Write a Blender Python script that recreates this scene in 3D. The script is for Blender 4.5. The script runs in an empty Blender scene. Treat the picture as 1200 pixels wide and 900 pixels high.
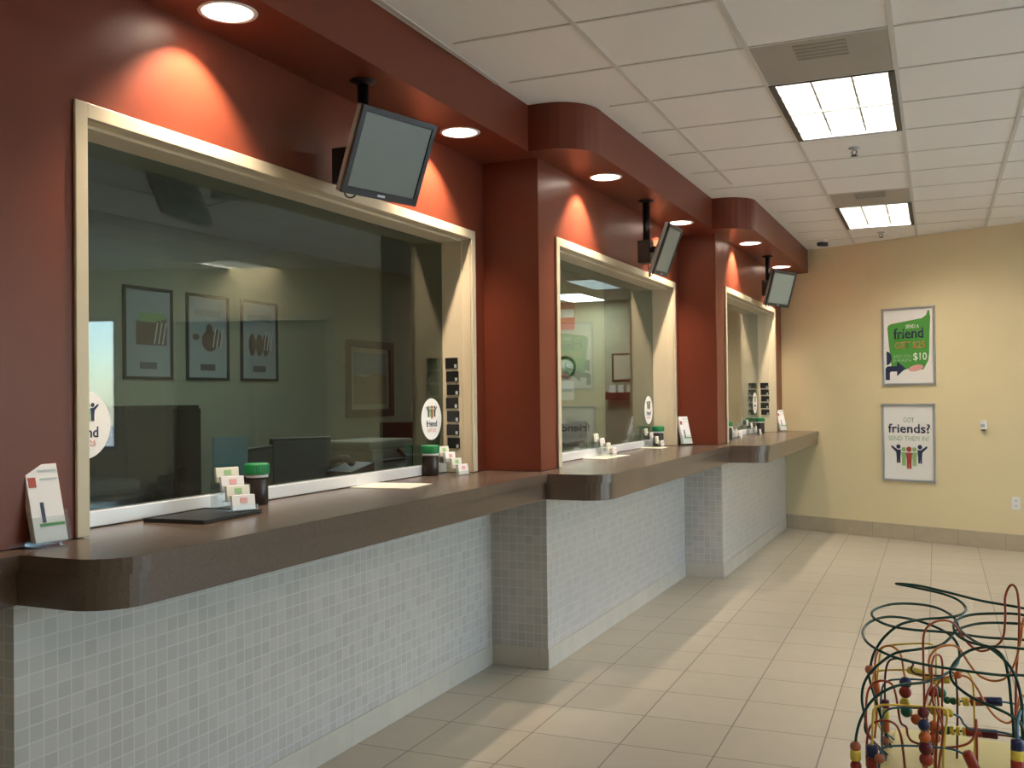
import bpy, bmesh, math, random
from mathutils import Vector, Matrix
random.seed(7)
SC = bpy.context.scene
COL = SC.collection
PI = math.pi
R = math.radians

# ------------------------------------------------------------------ materials
def new_mat(name):
    m = bpy.data.materials.new(name); m.use_nodes = True
    nt = m.node_tree; b = nt.nodes['Principled BSDF']
    return m, nt, b

def mat(name, col, rough=.5, metal=0., var=0., vscale=20., bump=0., bscale=200., spec=.5, coat=0.):
    m, nt, b = new_mat(name)
    b.inputs['Base Color'].default_value = (*col, 1)
    b.inputs['Roughness'].default_value = rough
    b.inputs['Metallic'].default_value = metal
    b.inputs['Specular IOR Level'].default_value = spec
    if coat: b.inputs['Coat Weight'].default_value = coat
    tc = nt.nodes.new('ShaderNodeTexCoord')
    if var > 0:
        n = nt.nodes.new('ShaderNodeTexNoise'); n.inputs['Scale'].default_value = vscale; n.inputs['Detail'].default_value = 4
        nt.links.new(tc.outputs['Object'], n.inputs['Vector'])
        mx = nt.nodes.new('ShaderNodeMix'); mx.data_type = 'RGBA'
        mx.inputs[6].default_value = (*[max(0, c * (1 - var)) for c in col], 1)
        mx.inputs[7].default_value = (*[min(1, c * (1 + var)) for c in col], 1)
        nt.links.new(n.outputs['Fac'], mx.inputs[0]); nt.links.new(mx.outputs[2], b.inputs['Base Color'])
    if bump > 0:
        n2 = nt.nodes.new('ShaderNodeTexNoise'); n2.inputs['Scale'].default_value = bscale; n2.inputs['Detail'].default_value = 3
        nt.links.new(tc.outputs['Object'], n2.inputs['Vector'])
        bp = nt.nodes.new('ShaderNodeBump'); bp.inputs['Strength'].default_value = bump; bp.inputs['Distance'].default_value = .002
        nt.links.new(n2.outputs['Fac'], bp.inputs['Height']); nt.links.new(bp.outputs['Normal'], b.inputs['Normal'])
    return m

def emit(name, col, s):
    m = bpy.data.materials.new(name); m.use_nodes = True; nt = m.node_tree
    for n in list(nt.nodes): nt.nodes.remove(n)
    o = nt.nodes.new('ShaderNodeOutputMaterial'); e = nt.nodes.new('ShaderNodeEmission')
    e.inputs[0].default_value = (*col, 1); e.inputs[1].default_value = s
    nt.links.new(e.outputs[0], o.inputs[0]); return m

def brick_mat(name, w, h, mortar, c1, c2, cm, rough, coord='UV', loc=(0, 0, 0), rot=0., bump=.3, noise=.0, spec=.5):
    m, nt, b = new_mat(name)
    tc = nt.nodes.new('ShaderNodeTexCoord'); mp = nt.nodes.new('ShaderNodeMapping')
    mp.inputs['Location'].default_value = loc; mp.inputs['Rotation'].default_value = (0, 0, rot)
    nt.links.new(tc.outputs[coord], mp.inputs['Vector'])
    br = nt.nodes.new('ShaderNodeTexBrick'); br.offset = 0; br.squash = 1
    br.inputs['Scale'].default_value = 1; br.inputs['Brick Width'].default_value = w; br.inputs['Row Height'].default_value = h
    br.inputs['Mortar Size'].default_value = mortar; br.inputs['Mortar Smooth'].default_value = .1; br.inputs['Bias'].default_value = 0
    br.inputs['Color1'].default_value = (*c1, 1); br.inputs['Color2'].default_value = (*c2, 1); br.inputs['Mortar'].default_value = (*cm, 1)
    nt.links.new(mp.outputs[0], br.inputs['Vector'])
    src = br.outputs['Color']
    if noise:
        n = nt.nodes.new('ShaderNodeTexNoise'); n.inputs['Scale'].default_value = 9; n.inputs['Detail'].default_value = 6
        nt.links.new(mp.outputs[0], n.inputs['Vector'])
        mr = nt.nodes.new('ShaderNodeMapRange'); mr.inputs[3].default_value = 1 - noise; mr.inputs[4].default_value = 1 + noise
        nt.links.new(n.outputs['Fac'], mr.inputs[0])
        vm = nt.nodes.new('ShaderNodeVectorMath'); vm.operation = 'SCALE'
        nt.links.new(src, vm.inputs[0]); nt.links.new(mr.outputs[0], vm.inputs['Scale']); src = vm.outputs[0]
    nt.links.new(src, b.inputs['Base Color'])
    b.inputs['Roughness'].default_value = rough; b.inputs['Specular IOR Level'].default_value = spec
    bp = nt.nodes.new('ShaderNodeBump'); bp.inputs['Strength'].default_value = bump; bp.inputs['Distance'].default_value = .001; bp.invert = True
    nt.links.new(br.outputs['Fac'], bp.inputs['Height']); nt.links.new(bp.outputs['Normal'], b.inputs['Normal'])
    return m

def glass_mat(name, tint, boost=1.0):
    """clear pane: tinted transmission plus a mirror reflection that grows towards grazing angles"""
    m = bpy.data.materials.new(name); m.use_nodes = True; nt = m.node_tree
    for n in list(nt.nodes): nt.nodes.remove(n)
    o = nt.nodes.new('ShaderNodeOutputMaterial')
    tr = nt.nodes.new('ShaderNodeBsdfTransparent'); tr.inputs[0].default_value = (*tint, 1)
    gl = nt.nodes.new('ShaderNodeBsdfGlossy'); gl.inputs['Roughness'].default_value = 0.0; gl.inputs['Color'].default_value = (1, 1, 1, 1)
    g = nt.nodes.new('ShaderNodeNewGeometry')
    dt = nt.nodes.new('ShaderNodeVectorMath'); dt.operation = 'DOT_PRODUCT'
    nt.links.new(g.outputs['Incoming'], dt.inputs[0]); nt.links.new(g.outputs['Normal'], dt.inputs[1])
    def mth(op, a, b=None):
        n = nt.nodes.new('ShaderNodeMath'); n.operation = op
        for i, v in enumerate((a, b)):
            if v is None: continue
            if isinstance(v, (int, float)): n.inputs[i].default_value = v
            else: nt.links.new(v, n.inputs[i])
        return n.outputs[0]
    c = mth('ABSOLUTE', dt.outputs['Value']); p = mth('POWER', mth('SUBTRACT', 1.0, c), 5.0)
    F = mth('ADD', mth('MULTIPLY', p, 0.95), 0.045)
    F = mth('MINIMUM', mth('MULTIPLY', F, boost), 1.0)
    mx = nt.nodes.new('ShaderNodeMixShader')
    nt.links.new(F, mx.inputs[0]); nt.links.new(tr.outputs[0], mx.inputs[1]); nt.links.new(gl.outputs[0], mx.inputs[2])
    nt.links.new(mx.outputs[0], o.inputs[0]); return m

M = {}
M['red'] = mat('rust_red_paint', (.155, .034, .017), .37, var=.06, vscale=3, bump=.12, bscale=260, spec=.33)
M['tile'] = brick_mat('mosaic_tile', .0485, .0485, .0024, (.53, .505, .48), (.45, .43, .405), (.60, .58, .56), .32, bump=.35)
M['tile_base'] = brick_mat('base_tile', .30, .12, .002, (.56, .52, .45), (.52, .48, .41), (.45, .42, .36), .4, bump=.2, noise=.12)
M['floor'] = brick_mat('floor_tile', .4031, .4031, .0030, (.455, .412, .335), (.425, .385, .31), (.15, .13, .10), .36, 'Object', (.0591, -.059, 0), R(-.9654), .4, noise=.07)
M['skirt'] = brick_mat('skirting_tile', .4031, .4, .002, (.47, .40, .29), (.44, .375, .27), (.30, .26, .19), .45, bump=.2, noise=.15)
M['beige'] = mat('beige_wall_paint', (.74, .635, .40), .6, var=.03, vscale=4, bump=.1, bscale=220)
M['ceil'] = mat('acoustic_tile', (.82, .805, .785), .9, var=.06, vscale=150, bump=.5, bscale=320)
M['tbar'] = mat('ceiling_bar_enamel', (.60, .585, .555), .5)
M['casing'] = mat('casing_paint', (.60, .52, .375), .38, var=.03, vscale=10)
M['top'] = mat('brown_laminate', (.112, .080, .062), .25, var=.35, vscale=160, bump=.05, bscale=400)
M['alu'] = mat('brushed_aluminium', (.80, .81, .86), .35, .35)
M['steel'] = mat('silver_frame_metal', (.52, .54, .57), .35, .8)
M['glass'] = glass_mat('teller_glass', (.675, .745, .735), 1.15)
M['clear'] = glass_mat('clear_acrylic', (.93, .95, .95))
M['winglass'] = glass_mat('window_glass', (.9, .94, .94))
M['black'] = mat('black_plastic', (.012, .012, .013), .4)
M['blackm'] = mat('black_metal', (.01, .01, .011), .35, .3)
M['bezel'] = mat('monitor_bezel', (.018, .021, .026), .35)
M['mback'] = mat('monitor_side_grey', (.26, .25, .235), .45)
M['screen'] = mat('switched_off_screen', (.17, .205, .20), .35, spec=.6)
M['white'] = mat('white_paper', (.82, .81, .80), .6)
M['card'] = mat('white_card', (.80, .78, .79), .55)
M['cream'] = mat('cream_card', (.70, .69, .60), .55)
M['green'] = mat('green_lid', (.012, .20, .065), .45)
M['jar'] = mat('dark_jar_contents', (.022, .013, .011), .35, var=.5, vscale=60)
M['lampwhite'] = mat('white_enamel', (.85, .85, .83), .4)
M['louver'] = mat('louver_grey', (.16, .17, .17), .4)
M['canwhite'] = mat('lamp_reflector', (.88, .86, .82), .25)
M['bulb'] = emit('downlight_lamp', (1.0, .90, .78), 60)
M['tube'] = emit('fluorescent_lens', (1.0, .89, .72), 12.0)
M['officetube'] = emit('office_fluorescent', (1.0, .97, .84), 9.0)
M['officefaint'] = emit('office_fluorescent_faint', (.9, 1.0, 1.0), .42)
M['officedim'] = emit('office_fluorescent_dim', (.95, 1.0, .95), 5.0)
M['vent'] = mat('vent_panel', (.36, .335, .30), .5)
M['ventd'] = mat('vent_grille', (.27, .255, .22), .6)
M['darkframe'] = mat('dark_frame', (.02, .022, .03), .4)
M['pgreen'] = mat('print_green', (.075, .31, .055), .5)
M['plime'] = mat('print_light_green', (.30, .50, .22), .5)
M['pnavy'] = mat('print_navy', (.022, .03, .085), .5)
M['porange'] = mat('print_orange', (.55, .17, .07), .5)
M['ppink'] = mat('print_pink', (.75, .36, .36), .5)
M['pred'] = mat('print_red', (.40, .07, .045), .5)
M['ppale'] = mat('print_pale_green', (.30, .47, .30), .5)
M['pgrey'] = mat('print_grey_blue', (.44, .50, .53), .5)
M['office'] = mat('office_wall_paint', (.50, .49, .36), .7, var=.03, vscale=3)
M['carpet'] = mat('office_carpet', (.06, .065, .06), .95, var=.3, vscale=120)
M['dkwood'] = mat('dark_brown_wood', (.030, .021, .014), .5, var=.3, vscale=30)
M['beigeplastic'] = mat('beige_plastic', (.48, .46, .36), .5)
M['greyplastic'] = mat('grey_plastic', (.12, .125, .125), .5)
M['bluegrey'] = mat('pale_blue_paper', (.42, .55, .62), .6)
M['bluefolder'] = mat('blue_folder', (.09, .17, .33), .5)
M['frame_wood'] = mat('walnut_frame', (.055, .035, .018), .4)
M['art_sky'] = mat('art_grey_blue', (.32, .36, .40), .6, var=.25, vscale=8)
M['art_land'] = mat('art_tan', (.36, .26, .17), .6, var=.35, vscale=14)
M['mattboard'] = mat('cream_mount', (.60, .55, .42), .7)
M['skin'] = mat('art_brown', (.17, .115, .085), .6, var=.5, vscale=25)
M['signdark'] = mat('rack_dark_red', (.12, .02, .015), .5)
M['partition'] = mat('partition_fabric', (.16, .15, .10), .9, var=.25, vscale=90)
M['signred'] = mat('sign_orange_red', (.60, .13, .07), .5)
M['tablewood'] = mat('pale_yellow_board', (.72, .64, .30), .45, var=.08, vscale=6)
M['wgreen'] = mat('wire_green', (.006, .055, .045), .25)
M['wred'] = mat('wire_red', (.33, .055, .02), .3)
M['worange'] = mat('wire_orange', (.62, .22, .05), .3)
M['wyellow'] = mat('wire_yellow', (.80, .62, .12), .3)
M['wblue'] = mat('wire_blue', (.03, .13, .22), .3)
M['wpurple'] = mat('wire_purple', (.09, .022, .045), .3)
M['byellow'] = mat('bead_yellow', (.72, .60, .09), .3)
M['bred'] = mat('bead_red', (.30, .03, .02), .3)
M['bblue'] = mat('bead_blue', (.012, .025, .11), .3)
M['bgreen'] = mat('bead_green', (.01, .13, .07), .3)
M['borange'] = mat('bead_orange', (.55, .13, .035), .3)
M['bpurple'] = mat('bead_maroon', (.11, .012, .025), .3)
M['bnat'] = mat('bead_salmon', (.42, .14, .08), .4)
M['doorpaint'] = mat('tan_door_paint', (.30, .25, .17), .5)
M['asphalt'] = mat('outdoor_paving', (.42, .41, .39), .9, var=.15, vscale=2)
M['leaf'] = mat('tree_leaf', (.10, .20, .035), .6, var=.5, vscale=5)
M['bark'] = mat('tree_bark', (.09, .06, .04), .9)

# ------------------------------------------------------------------ mesh helpers
class MB:
    def __init__(s): s.bm = bmesh.new(); s.mats = []; s.cur = 0
    def m(s, mt):
        if mt not in s.mats: s.mats.append(mt)
        s.cur = s.mats.index(mt); return s
    def _fin(s, faces, smooth=False):
        for f in faces: f.material_index = s.cur; f.smooth = smooth
    def face(s, pts, smooth=False):
        f = s.bm.faces.new([s.bm.verts.new(p) for p in pts]); s._fin([f], smooth); return s
    def box(s, a, b, bev=0.):
        x0, y0, z0 = [min(p, q) for p, q in zip(a, b)]; x1, y1, z1 = [max(p, q) for p, q in zip(a, b)]
        t = bmesh.new()
        bmesh.ops.create_cube(t, size=1)
        for v in t.verts:
            v.co = Vector(((x0 + x1) / 2 + v.co.x * (x1 - x0), (y0 + y1) / 2 + v.co.y * (y1 - y0), (z0 + z1) / 2 + v.co.z * (z1 - z0)))
        if bev: bmesh.ops.bevel(t, geom=list(t.edges), offset=bev, segments=2, profile=.5, affect='EDGES')
        s.merge(t); return s
    def merge(s, t, mtx=None, smooth=None):
        mp = {}
        for v in t.verts: mp[v] = s.bm.verts.new(mtx @ v.co if mtx else v.co)
        for f in t.faces:
            try:
                n = s.bm.faces.new([mp[v] for v in f.verts]); n.material_index = s.cur; n.smooth = f.smooth if smooth is None else smooth
            except ValueError: pass
        t.free()
    def prism(s, poly, z0, z1):
        """vertical prism over a counter-clockwise plan polygon"""
        n = len(poly)
        lo = [s.bm.verts.new((x, y, z0)) for x, y in poly]; hi = [s.bm.verts.new((x, y, z1)) for x, y in poly]
        fs = [s.bm.faces.new(lo[::-1]), s.bm.faces.new(hi)]
        for i in range(n): fs.append(s.bm.faces.new([lo[i], lo[(i + 1) % n], hi[(i + 1) % n], hi[i]]))
        s._fin(fs); return s
    def slab(s, poly, y0, y1):
        """prism along y over a polygon in x,z"""
        n = len(poly)
        a = [s.bm.verts.new((x, y0, z)) for x, z in poly]; b = [s.bm.verts.new((x, y1, z)) for x, z in poly]
        fs = [s.bm.faces.new(a), s.bm.faces.new(b[::-1])]
        for i in range(n): fs.append(s.bm.faces.new([b[i], b[(i + 1) % n], a[(i + 1) % n], a[i]]))
        s._fin(fs); return s
    def lathe(s, prof, c=(0, 0, 0), n=24, axis=None, smooth=True, cap=True):
        q = Vector((0, 0, 1)).rotation_difference(Vector(axis).normalized()) if axis else None
        rings = []
        for r, z in prof:
            ring = []
            for k in range(n):
                p = Vector((r * math.cos(2 * PI * k / n), r * math.sin(2 * PI * k / n), z))
                if q: p = q @ p
                ring.append(s.bm.verts.new(p + Vector(c)))
            rings.append(ring)
        fs = []
        for a, b in zip(rings, rings[1:]):
            for k in range(n): fs.append(s.bm.faces.new([a[k], a[(k + 1) % n], b[(k + 1) % n], b[k]]))
        s._fin(fs, smooth)
        if cap:
            cf = []
            if prof[0][0] > 1e-6: cf.append(s.bm.faces.new(rings[0][::-1]))
            if prof[-1][0] > 1e-6: cf.append(s.bm.faces.new(rings[-1]))
            s._fin(cf)
        return s
    def ball(s, c, r, sx=1, sy=1, sz=1, n=14):
        t = bmesh.new(); bmesh.ops.create_uvsphere(t, u_segments=n, v_segments=max(8, n // 2 + 2), radius=r)
        for v in t.verts: v.co = Vector((v.co.x * sx, v.co.y * sy, v.co.z * sz)) + Vector(c)
        s.merge(t, smooth=True); return s
    def tube(s, pts, r, n=8, closed=False):
        pts = [Vector(p) for p in pts]; N = len(pts); rings = []; prev = None
        for i, p in enumerate(pts):
            a = pts[i - 1] if (i > 0 or closed) else p; b = pts[(i + 1) % N] if (i < N - 1 or closed) else p
            t = (b - a).normalized()
            if prev is None:
                u = t.orthogonal().normalized()
            else:
                u = prev - t * prev.dot(t)
                u = u.normalized() if u.length > 1e-6 else t.orthogonal().normalized()
            prev = u; w = t.cross(u)
            rings.append([s.bm.verts.new(p + (u * math.cos(2 * PI * k / n) + w * math.sin(2 * PI * k / n)) * r) for k in range(n)])
        fs = []
        for i in range(N if closed else N - 1):
            a, b = rings[i], rings[(i + 1) % N]
            for k in range(n): fs.append(s.bm.faces.new([a[k], a[(k + 1) % n], b[(k + 1) % n], b[k]]))
        if not closed: fs += [s.bm.faces.new(rings[0][::-1]), s.bm.faces.new(rings[-1])]
        s._fin(fs, True); return s
    def build(s, name, mt=None, parent=None, fixn=True):
        bm = s.bm
        if mt and not s.mats: s.mats = [mt]
        if fixn: bmesh.ops.recalc_face_normals(bm, faces=bm.faces[:])
        uv = bm.loops.layers.uv.new('UVMap')
        for f in bm.faces:
            n = f.normal; ax = max(range(3), key=lambda i: abs(n[i]))
            for l in f.loops:
                c = l.vert.co
                l[uv].uv = (c.y, c.z) if ax == 0 else (c.x, c.z) if ax == 1 else (c.x, c.y)
        me = bpy.data.meshes.new(name); bm.to_mesh(me); bm.free()
        for x in s.mats: me.materials.append(x)
        o = bpy.data.objects.new(name, me); COL.objects.link(o)
        if parent is not None: o.parent = parent
        return o

def tag(o, label=None, cat=None, group=None, kind=None):
    if label: o['label'] = label
    if cat: o['category'] = cat
    if group: o['group'] = group
    if kind: o['kind'] = kind
    return o
def thing(name, label, cat, loc=(0, 0, 0), rz=0., group=None):
    o = bpy.data.objects.new(name, None); COL.objects.link(o); o.empty_display_size = .1
    o.location = loc; o.rotation_euler = (0, 0, rz); return tag(o, label, cat, group)
def struct(o, label=None): return tag(o, label, kind='structure')
def dup(root, loc=None, rz=None, label=None, group=None):
    r = root.copy(); COL.objects.link(r)
    if loc is not None: r.location = loc
    if rz is not None: r.rotation_euler = (0, 0, rz)
    if label: r['label'] = label
    if group: r['group'] = group
    for ch in list(root.children):
        c = ch.copy(); COL.objects.link(c); c.parent = r
        for g in list(ch.children):
            d = g.copy(); COL.objects.link(d); d.parent = c
    return r

def text_mesh(name, body, width, height, at, mt, parent, bold=0., depth=.0006, align='CENTER', flat=False):
    """lettering standing in the x,z plane, facing -y; at = centre-bottom (or left-bottom)"""
    cu = bpy.data.curves.new('lettering', 'FONT'); cu.body = body; cu.size = 1; cu.extrude = 0; cu.offset = bold; cu.resolution_u = 3
    t = bpy.data.objects.new('lettering', cu); me = bpy.data.meshes.new_from_object(t); bpy.data.objects.remove(t)
    vs = [v.co.copy() for v in me.vertices]
    x0, x1 = min(v.x for v in vs), max(v.x for v in vs); y0, y1 = min(v.y for v in vs), max(v.y for v in vs)
    sx = width / (x1 - x0); sy = height / (y1 - y0)
    for v in me.vertices:
        x = (v.co.x - (x0 + x1) / 2) * sx if align == 'CENTER' else (v.co.x - x0) * sx
        z = (v.co.y - y0) * sy
        v.co = Vector((at[0] + x, at[1], at[2] + z))
    me.materials.append(mt)
    o = bpy.data.objects.new(name, me); COL.objects.link(o); o.parent = parent
    sd = o.modifiers.new('thick', 'SOLIDIFY'); sd.thickness = depth; sd.offset = 0
    return o

def figure(mb, cx, z, h, arms=0, y=0., d=.0012, lean=0.):
    """little pictogram person: round head, body, raised arms"""
    r = h * .12
    mb.slab([(cx + r * math.cos(2 * PI * k / 14), z + h * .88 + r * math.sin(2 * PI * k / 14)) for k in range(14)], y, y - d)
    w = h * .13
    mb.slab([(cx - w * 1.1, z + h * .72), (cx - w * .8, z + h * .3), (cx - w * .8, z), (cx - w * .1, z), (cx, z + h * .28), (cx + w * .1, z), (cx + w * .8, z), (cx + w * .8, z + h * .3), (cx + w * 1.1, z + h * .72)], y, y - d)
    if arms:
        for sgn in ([-1, 1] if arms == 2 else [arms]):
            p = [(cx + sgn * w * .5, z + h * .73), (cx + sgn * w * .9, z + h * .58), (cx + sgn * w * 3.2, z + h * .86), (cx + sgn * w * 2.8, z + h * .94)]
            mb.slab(p if sgn > 0 else p[::-1], y, y - d)

# ------------------------------------------------------------------ room dimensions
CH = 3.054
YS = [-2.5, 1.94, 5.02, 8.03]
RED = [-2.75, -2.415, -2.08, -1.77]
TIL = [-2.72, -2.386, -2.051, -1.741]
SOF = [-2.395, -2.07, -1.752, -1.452]
SY = [-2.5, 1.80, 4.87, 7.85]
SZ = 2.805
CF = [-2.31, -1.985, -1.65, -1.36]
CY = [-2.5, 1.90, 4.88, 7.95]
CZ = 1.08
TH = .37
WIN = {1: (2.175, 4.895), 2: (5.265, 7.90), 3: (8.36, 10.885)}
WT = 2.405
GX = {1: -2.590, 2: -2.255, 3: -1.945}
BD = Vector((.9192, -.3938)); BP0 = Vector((-.1791, 10.6282)); BROT = math.atan2(-.3938, .9192)
def back_y(x, off=0.): return BP0.y - .42842 * (x - BP0.x) - off
def bw(s, off=0.):  # point on the end wall
    return BP0 + BD * s + Vector((-.3938, -.9192)) * off
RX = 5.0

# ---- floor
mb = MB(); mb.box((-7, -3, -.06), (6.5, 16.2, 0)); struct(mb.build('floor', M['floor']))
# ---- teller wall, red upper part with three openings
mb = MB()
ends = YS[1:] + [None]
for i in range(4):
    y0, y1 = YS[i], ends[i]
    x0, x1 = RED[i] - TH, RED[i]
    segs = []
    yl = y0
    if i in WIN:
        a, b = WIN[i]; a += .03; b -= .03
        mb.box((x0, yl - (.045 if i == 1 else 0), 1.083), (x1, a, SZ)); mb.box((x0, a, WT - .03), (x1, b, SZ)); yl = b
    if y1 is None:
        mb.prism([(x0, yl), (x1, yl), (x1, back_y(x1, -.0)), (x0, back_y(x0))], 1.083, SZ)
    else: mb.box((x0, yl, 1.083), (x1, y1, SZ))
struct(mb.build('wall_left', M['red']))
# tile clad lower part
mb = MB()
for i in range(4):
    x0, x1 = TIL[i] - TH, TIL[i]
    if ends[i] is None: mb.prism([(x0, YS[i]), (x1, YS[i]), (x1, back_y(x1)), (x0, back_y(x0))], 0, 1.033)
    else: mb.box((x0, YS[i], 0), (x1, ends[i], 1.033))
struct(mb.build('wall_left_lower', M['tile']))
mb = MB()
for i in range(4):
    x1 = TIL[i]
    if ends[i] is None: mb.prism([(x1 + .001, YS[i] - .004), (x1 + .005, YS[i] - .004), (x1 + .005, back_y(x1) - .02), (x1 + .001, back_y(x1) - .02)], .001, .112)
    else: mb.box((x1 + .001, YS[i] - .004, .001), (x1 + .005, ends[i] - .005, .112))
    if i: mb.box((TIL[i - 1] + .006, YS[i] - .005, .001), (x1 + .005, YS[i] - .001, .112))
struct(mb.build('baseboard_left', M['tile_base']))

# ---- soffit with rounded steps and round holes for the downlights
DL = [(-2.228, 2.656), (-2.222, 4.365), (-1.90, 5.654), (-1.90, 7.417), (-1.615, 8.716), (-1.63, 10.50)]
DR = .088
def soffit_outline():
    P = [(-3.2, -2.5), (SOF[0], -2.5)]
    rr = .24
    for i in range(1, 4):
        xs, y = SOF[i], SY[i]
        P.append((SOF[i - 1], y))
        for k in range(0, 9):
            a = -PI / 2 + (PI / 2) * k / 8
            P.append((xs - rr + rr * math.cos(a), y + rr + rr * math.sin(a)))
    P.append((SOF[3], back_y(SOF[3]))); P.append((-3.2, back_y(-3.2)))
    return P
P = soffit_outline()
mb = MB(); bm = mb.bm
mb.mats = [M['red']]
lo = [bm.verts.new((x, y, SZ)) for x, y in P]; hi = [bm.verts.new((x, y, CH - .0005)) for x, y in P]
edges = [bm.edges.new((lo[i], lo[(i + 1) % len(lo)])) for i in range(len(lo))]
for cx, cy in DL:
    ring = [bm.verts.new((cx + DR * math.cos(2 * PI * k / 32), cy + DR * math.sin(2 * PI * k / 32), SZ)) for k in range(32)]
    edges += [bm.edges.new((ring[k], ring[(k + 1) % 32])) for k in range(32)]
bmesh.ops.triangle_fill(bm, use_beauty=True, edges=edges)
bm.faces.new(hi)
for i in range(len(P)): bm.faces.new([lo[i], lo[(i + 1) % len(P)], hi[(i + 1) % len(P)], hi[i]])
struct(mb.build('soffit', fixn=True))
# ---- ceiling: lay-in tiles on a grid turned a degree from the counter, fixture cells left open
GA = R(.9654); GP = .61; GPY = .603; GX0 = -.153; GY0 = 4.51
def g2w(x, y): return (x * math.cos(GA) - y * math.sin(GA), x * math.sin(GA) + y * math.cos(GA))
OPEN = {(-1, 1), (-1, 2), (-1, 7), (-1, 8), (4, 1), (4, 2), (4, 7), (4, 8), (4, -5), (4, -4), (2, -9), (2, -8)}
mb = MB()
for k in range(-5, 9):
    for j in range(-13, 13):
        if (k, j) in OPEN: continue
        a, b, c, d = GX0 + k * GP, GX0 + (k + 1) * GP, GY0 + j * GPY, GY0 + (j + 1) * GPY
        mb.face([(*g2w(a, c), CH), (*g2w(a, d), CH), (*g2w(b, d), CH), (*g2w(b, c), CH)])
struct(mb.build('ceiling', M['ceil'], fixn=False))
mb = MB()
def gbar(x0, y0, x1, y1, z0=CH - .005, z1=CH - .0004):
    mb.prism([g2w(x0, y0), g2w(x1, y0), g2w(x1, y1), g2w(x0, y1)], z0, z1)
BW = .011
ylo, yhi = GY0 - 11 * GPY, GY0 + 11.6 * GPY
for k in range(-1, 9):
    gbar(GX0 + k * GP - BW, ylo, GX0 + k * GP + BW, min(yhi, 11.2 - .46 * (GX0 + k * GP + .5)))
for k in (-2, -3): gbar(GX0 + k * GP - BW, ylo, GX0 + k * GP + BW, 7.4 if k == -2 else 4.5)
for j in range(-11, 12):
    y = GY0 + j * GPY; xl = -2.0 if y < 4.9 else -1.68 if y < 7.85 else -1.38
    gbar(xl + y * .0168, y - BW * .7, min(4.9, (10.40 - y) / .45 - .1 if y > 8 else 4.9), y + BW * .7, z0=CH - .004)
struct(mb.build('ceiling_grid', M['tbar']))

# ---- end wall (turned 23 degrees), with a door and a window well to the right
def wbox(mb, s0, s1, z0, z1, off0=0., off1=-.16):
    a, b, c, d = bw(s0, off0), bw(s1, off0), bw(s1, off1), bw(s0, off1)
    mb.prism([tuple(a), tuple(b), tuple(c), tuple(d)], z0, z1)
SEND = (RX - BP0.x) / BD.x
mb = MB()
wbox(mb, -1.74, 1.9, 0, CH); wbox(mb, 1.9, 3.9, 2.5, CH); wbox(mb, 3.9, 4.5, 0, CH); wbox(mb, 4.5, 5.5, 2.5, CH); wbox(mb, 4.5, 5.5, 0, .9); wbox(mb, 5.5, SEND + .1, 0, CH)
struct(mb.build('wall_back', M['beige']))
mb = MB(); wbox(mb, -1.70, 1.9, .001, .155, .012, .0005); wbox(mb, 3.9, SEND, .001, .155, .012, .0005); struct(mb.build('baseboard_back', M['skirt']))
d1 = thing('door_1', None, None, (*bw(2.9), 0), BROT); struct(d1)
mb = MB(); mb.box((-.9, .05, .01), (-.01, .095, 2.42)); mb.box((.01, .05, .01), (.9, .095, 2.42)); mb.box((-.905, .0955, 0), (.905, .13, 2.44)); mb.build('door_leaf', M['doorpaint'], d1)  # unseen slab added behind the leaves to block light leaking through their gaps
mb = MB(); mb.box((-1, -.01, 0), (-.91, .12, 2.5)); mb.box((.91, -.01, 0), (1, .12, 2.5)); mb.box((-1, -.01, 2.43), (1, .12, 2.5)); mb.build('door_frame', M['casing'], d1)
mb = MB(); mb.tube([(-.07, .05, .95), (-.07, 0, .95), (-.07, 0, 1.2), (-.07, .05, 1.2)], .012); mb.build('door_handle', M['steel'], d1)
def store_window(name, loc, rz, w, z0, z1, nm):
    wd = thing(name, None, None, loc, rz); struct(wd)
    mb = MB(); f = .05
    mb.box((-w / 2, .02, z0), (w / 2, .12, z0 + f)); mb.box((-w / 2, .02, z1 - f), (w / 2, .12, z1))
    for k in range(nm + 1):
        x = -w / 2 + f / 2 + (w - f) * k / nm; mb.box((x - f / 2, .02, z0), (x + f / 2, .12, z1))
    mb.build('window_frame', M['steel'], wd)
    mb = MB(); mb.box((-w / 2 + f, .06, z0 + f), (w / 2 - f, .07, z1 - f)); mb.build('glass_pane', M['winglass'], wd)
    return wd
store_window('window_4', (*bw(5.0), 0), BROT, 1.0, .9, 2.5, 1)
# ---- right wall of shop windows and the wall behind
WY = (2.9, 8.25)
mb = MB()
mb.box((RX, -2.5, 0), (RX + .16, WY[0], CH)); mb.box((RX, WY[1], 0), (RX + .16, 8.6, CH)); mb.box((RX, WY[0], 2.55), (RX + .16, WY[1], CH)); mb.box((RX, WY[0], 0), (RX + .16, WY[1], .35))
struct(mb.build('wall_right', M['beige']))
store_window('window_5', (RX, (WY[0] + WY[1]) / 2, 0), -PI / 2, WY[1] - WY[0], .35, 2.55, 6)
mb = MB(); mb.box((-3.2, -2.66, 0), (RX + .16, -2.5, CH)); struct(mb.build('wall_rear', M['beige']))

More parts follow.
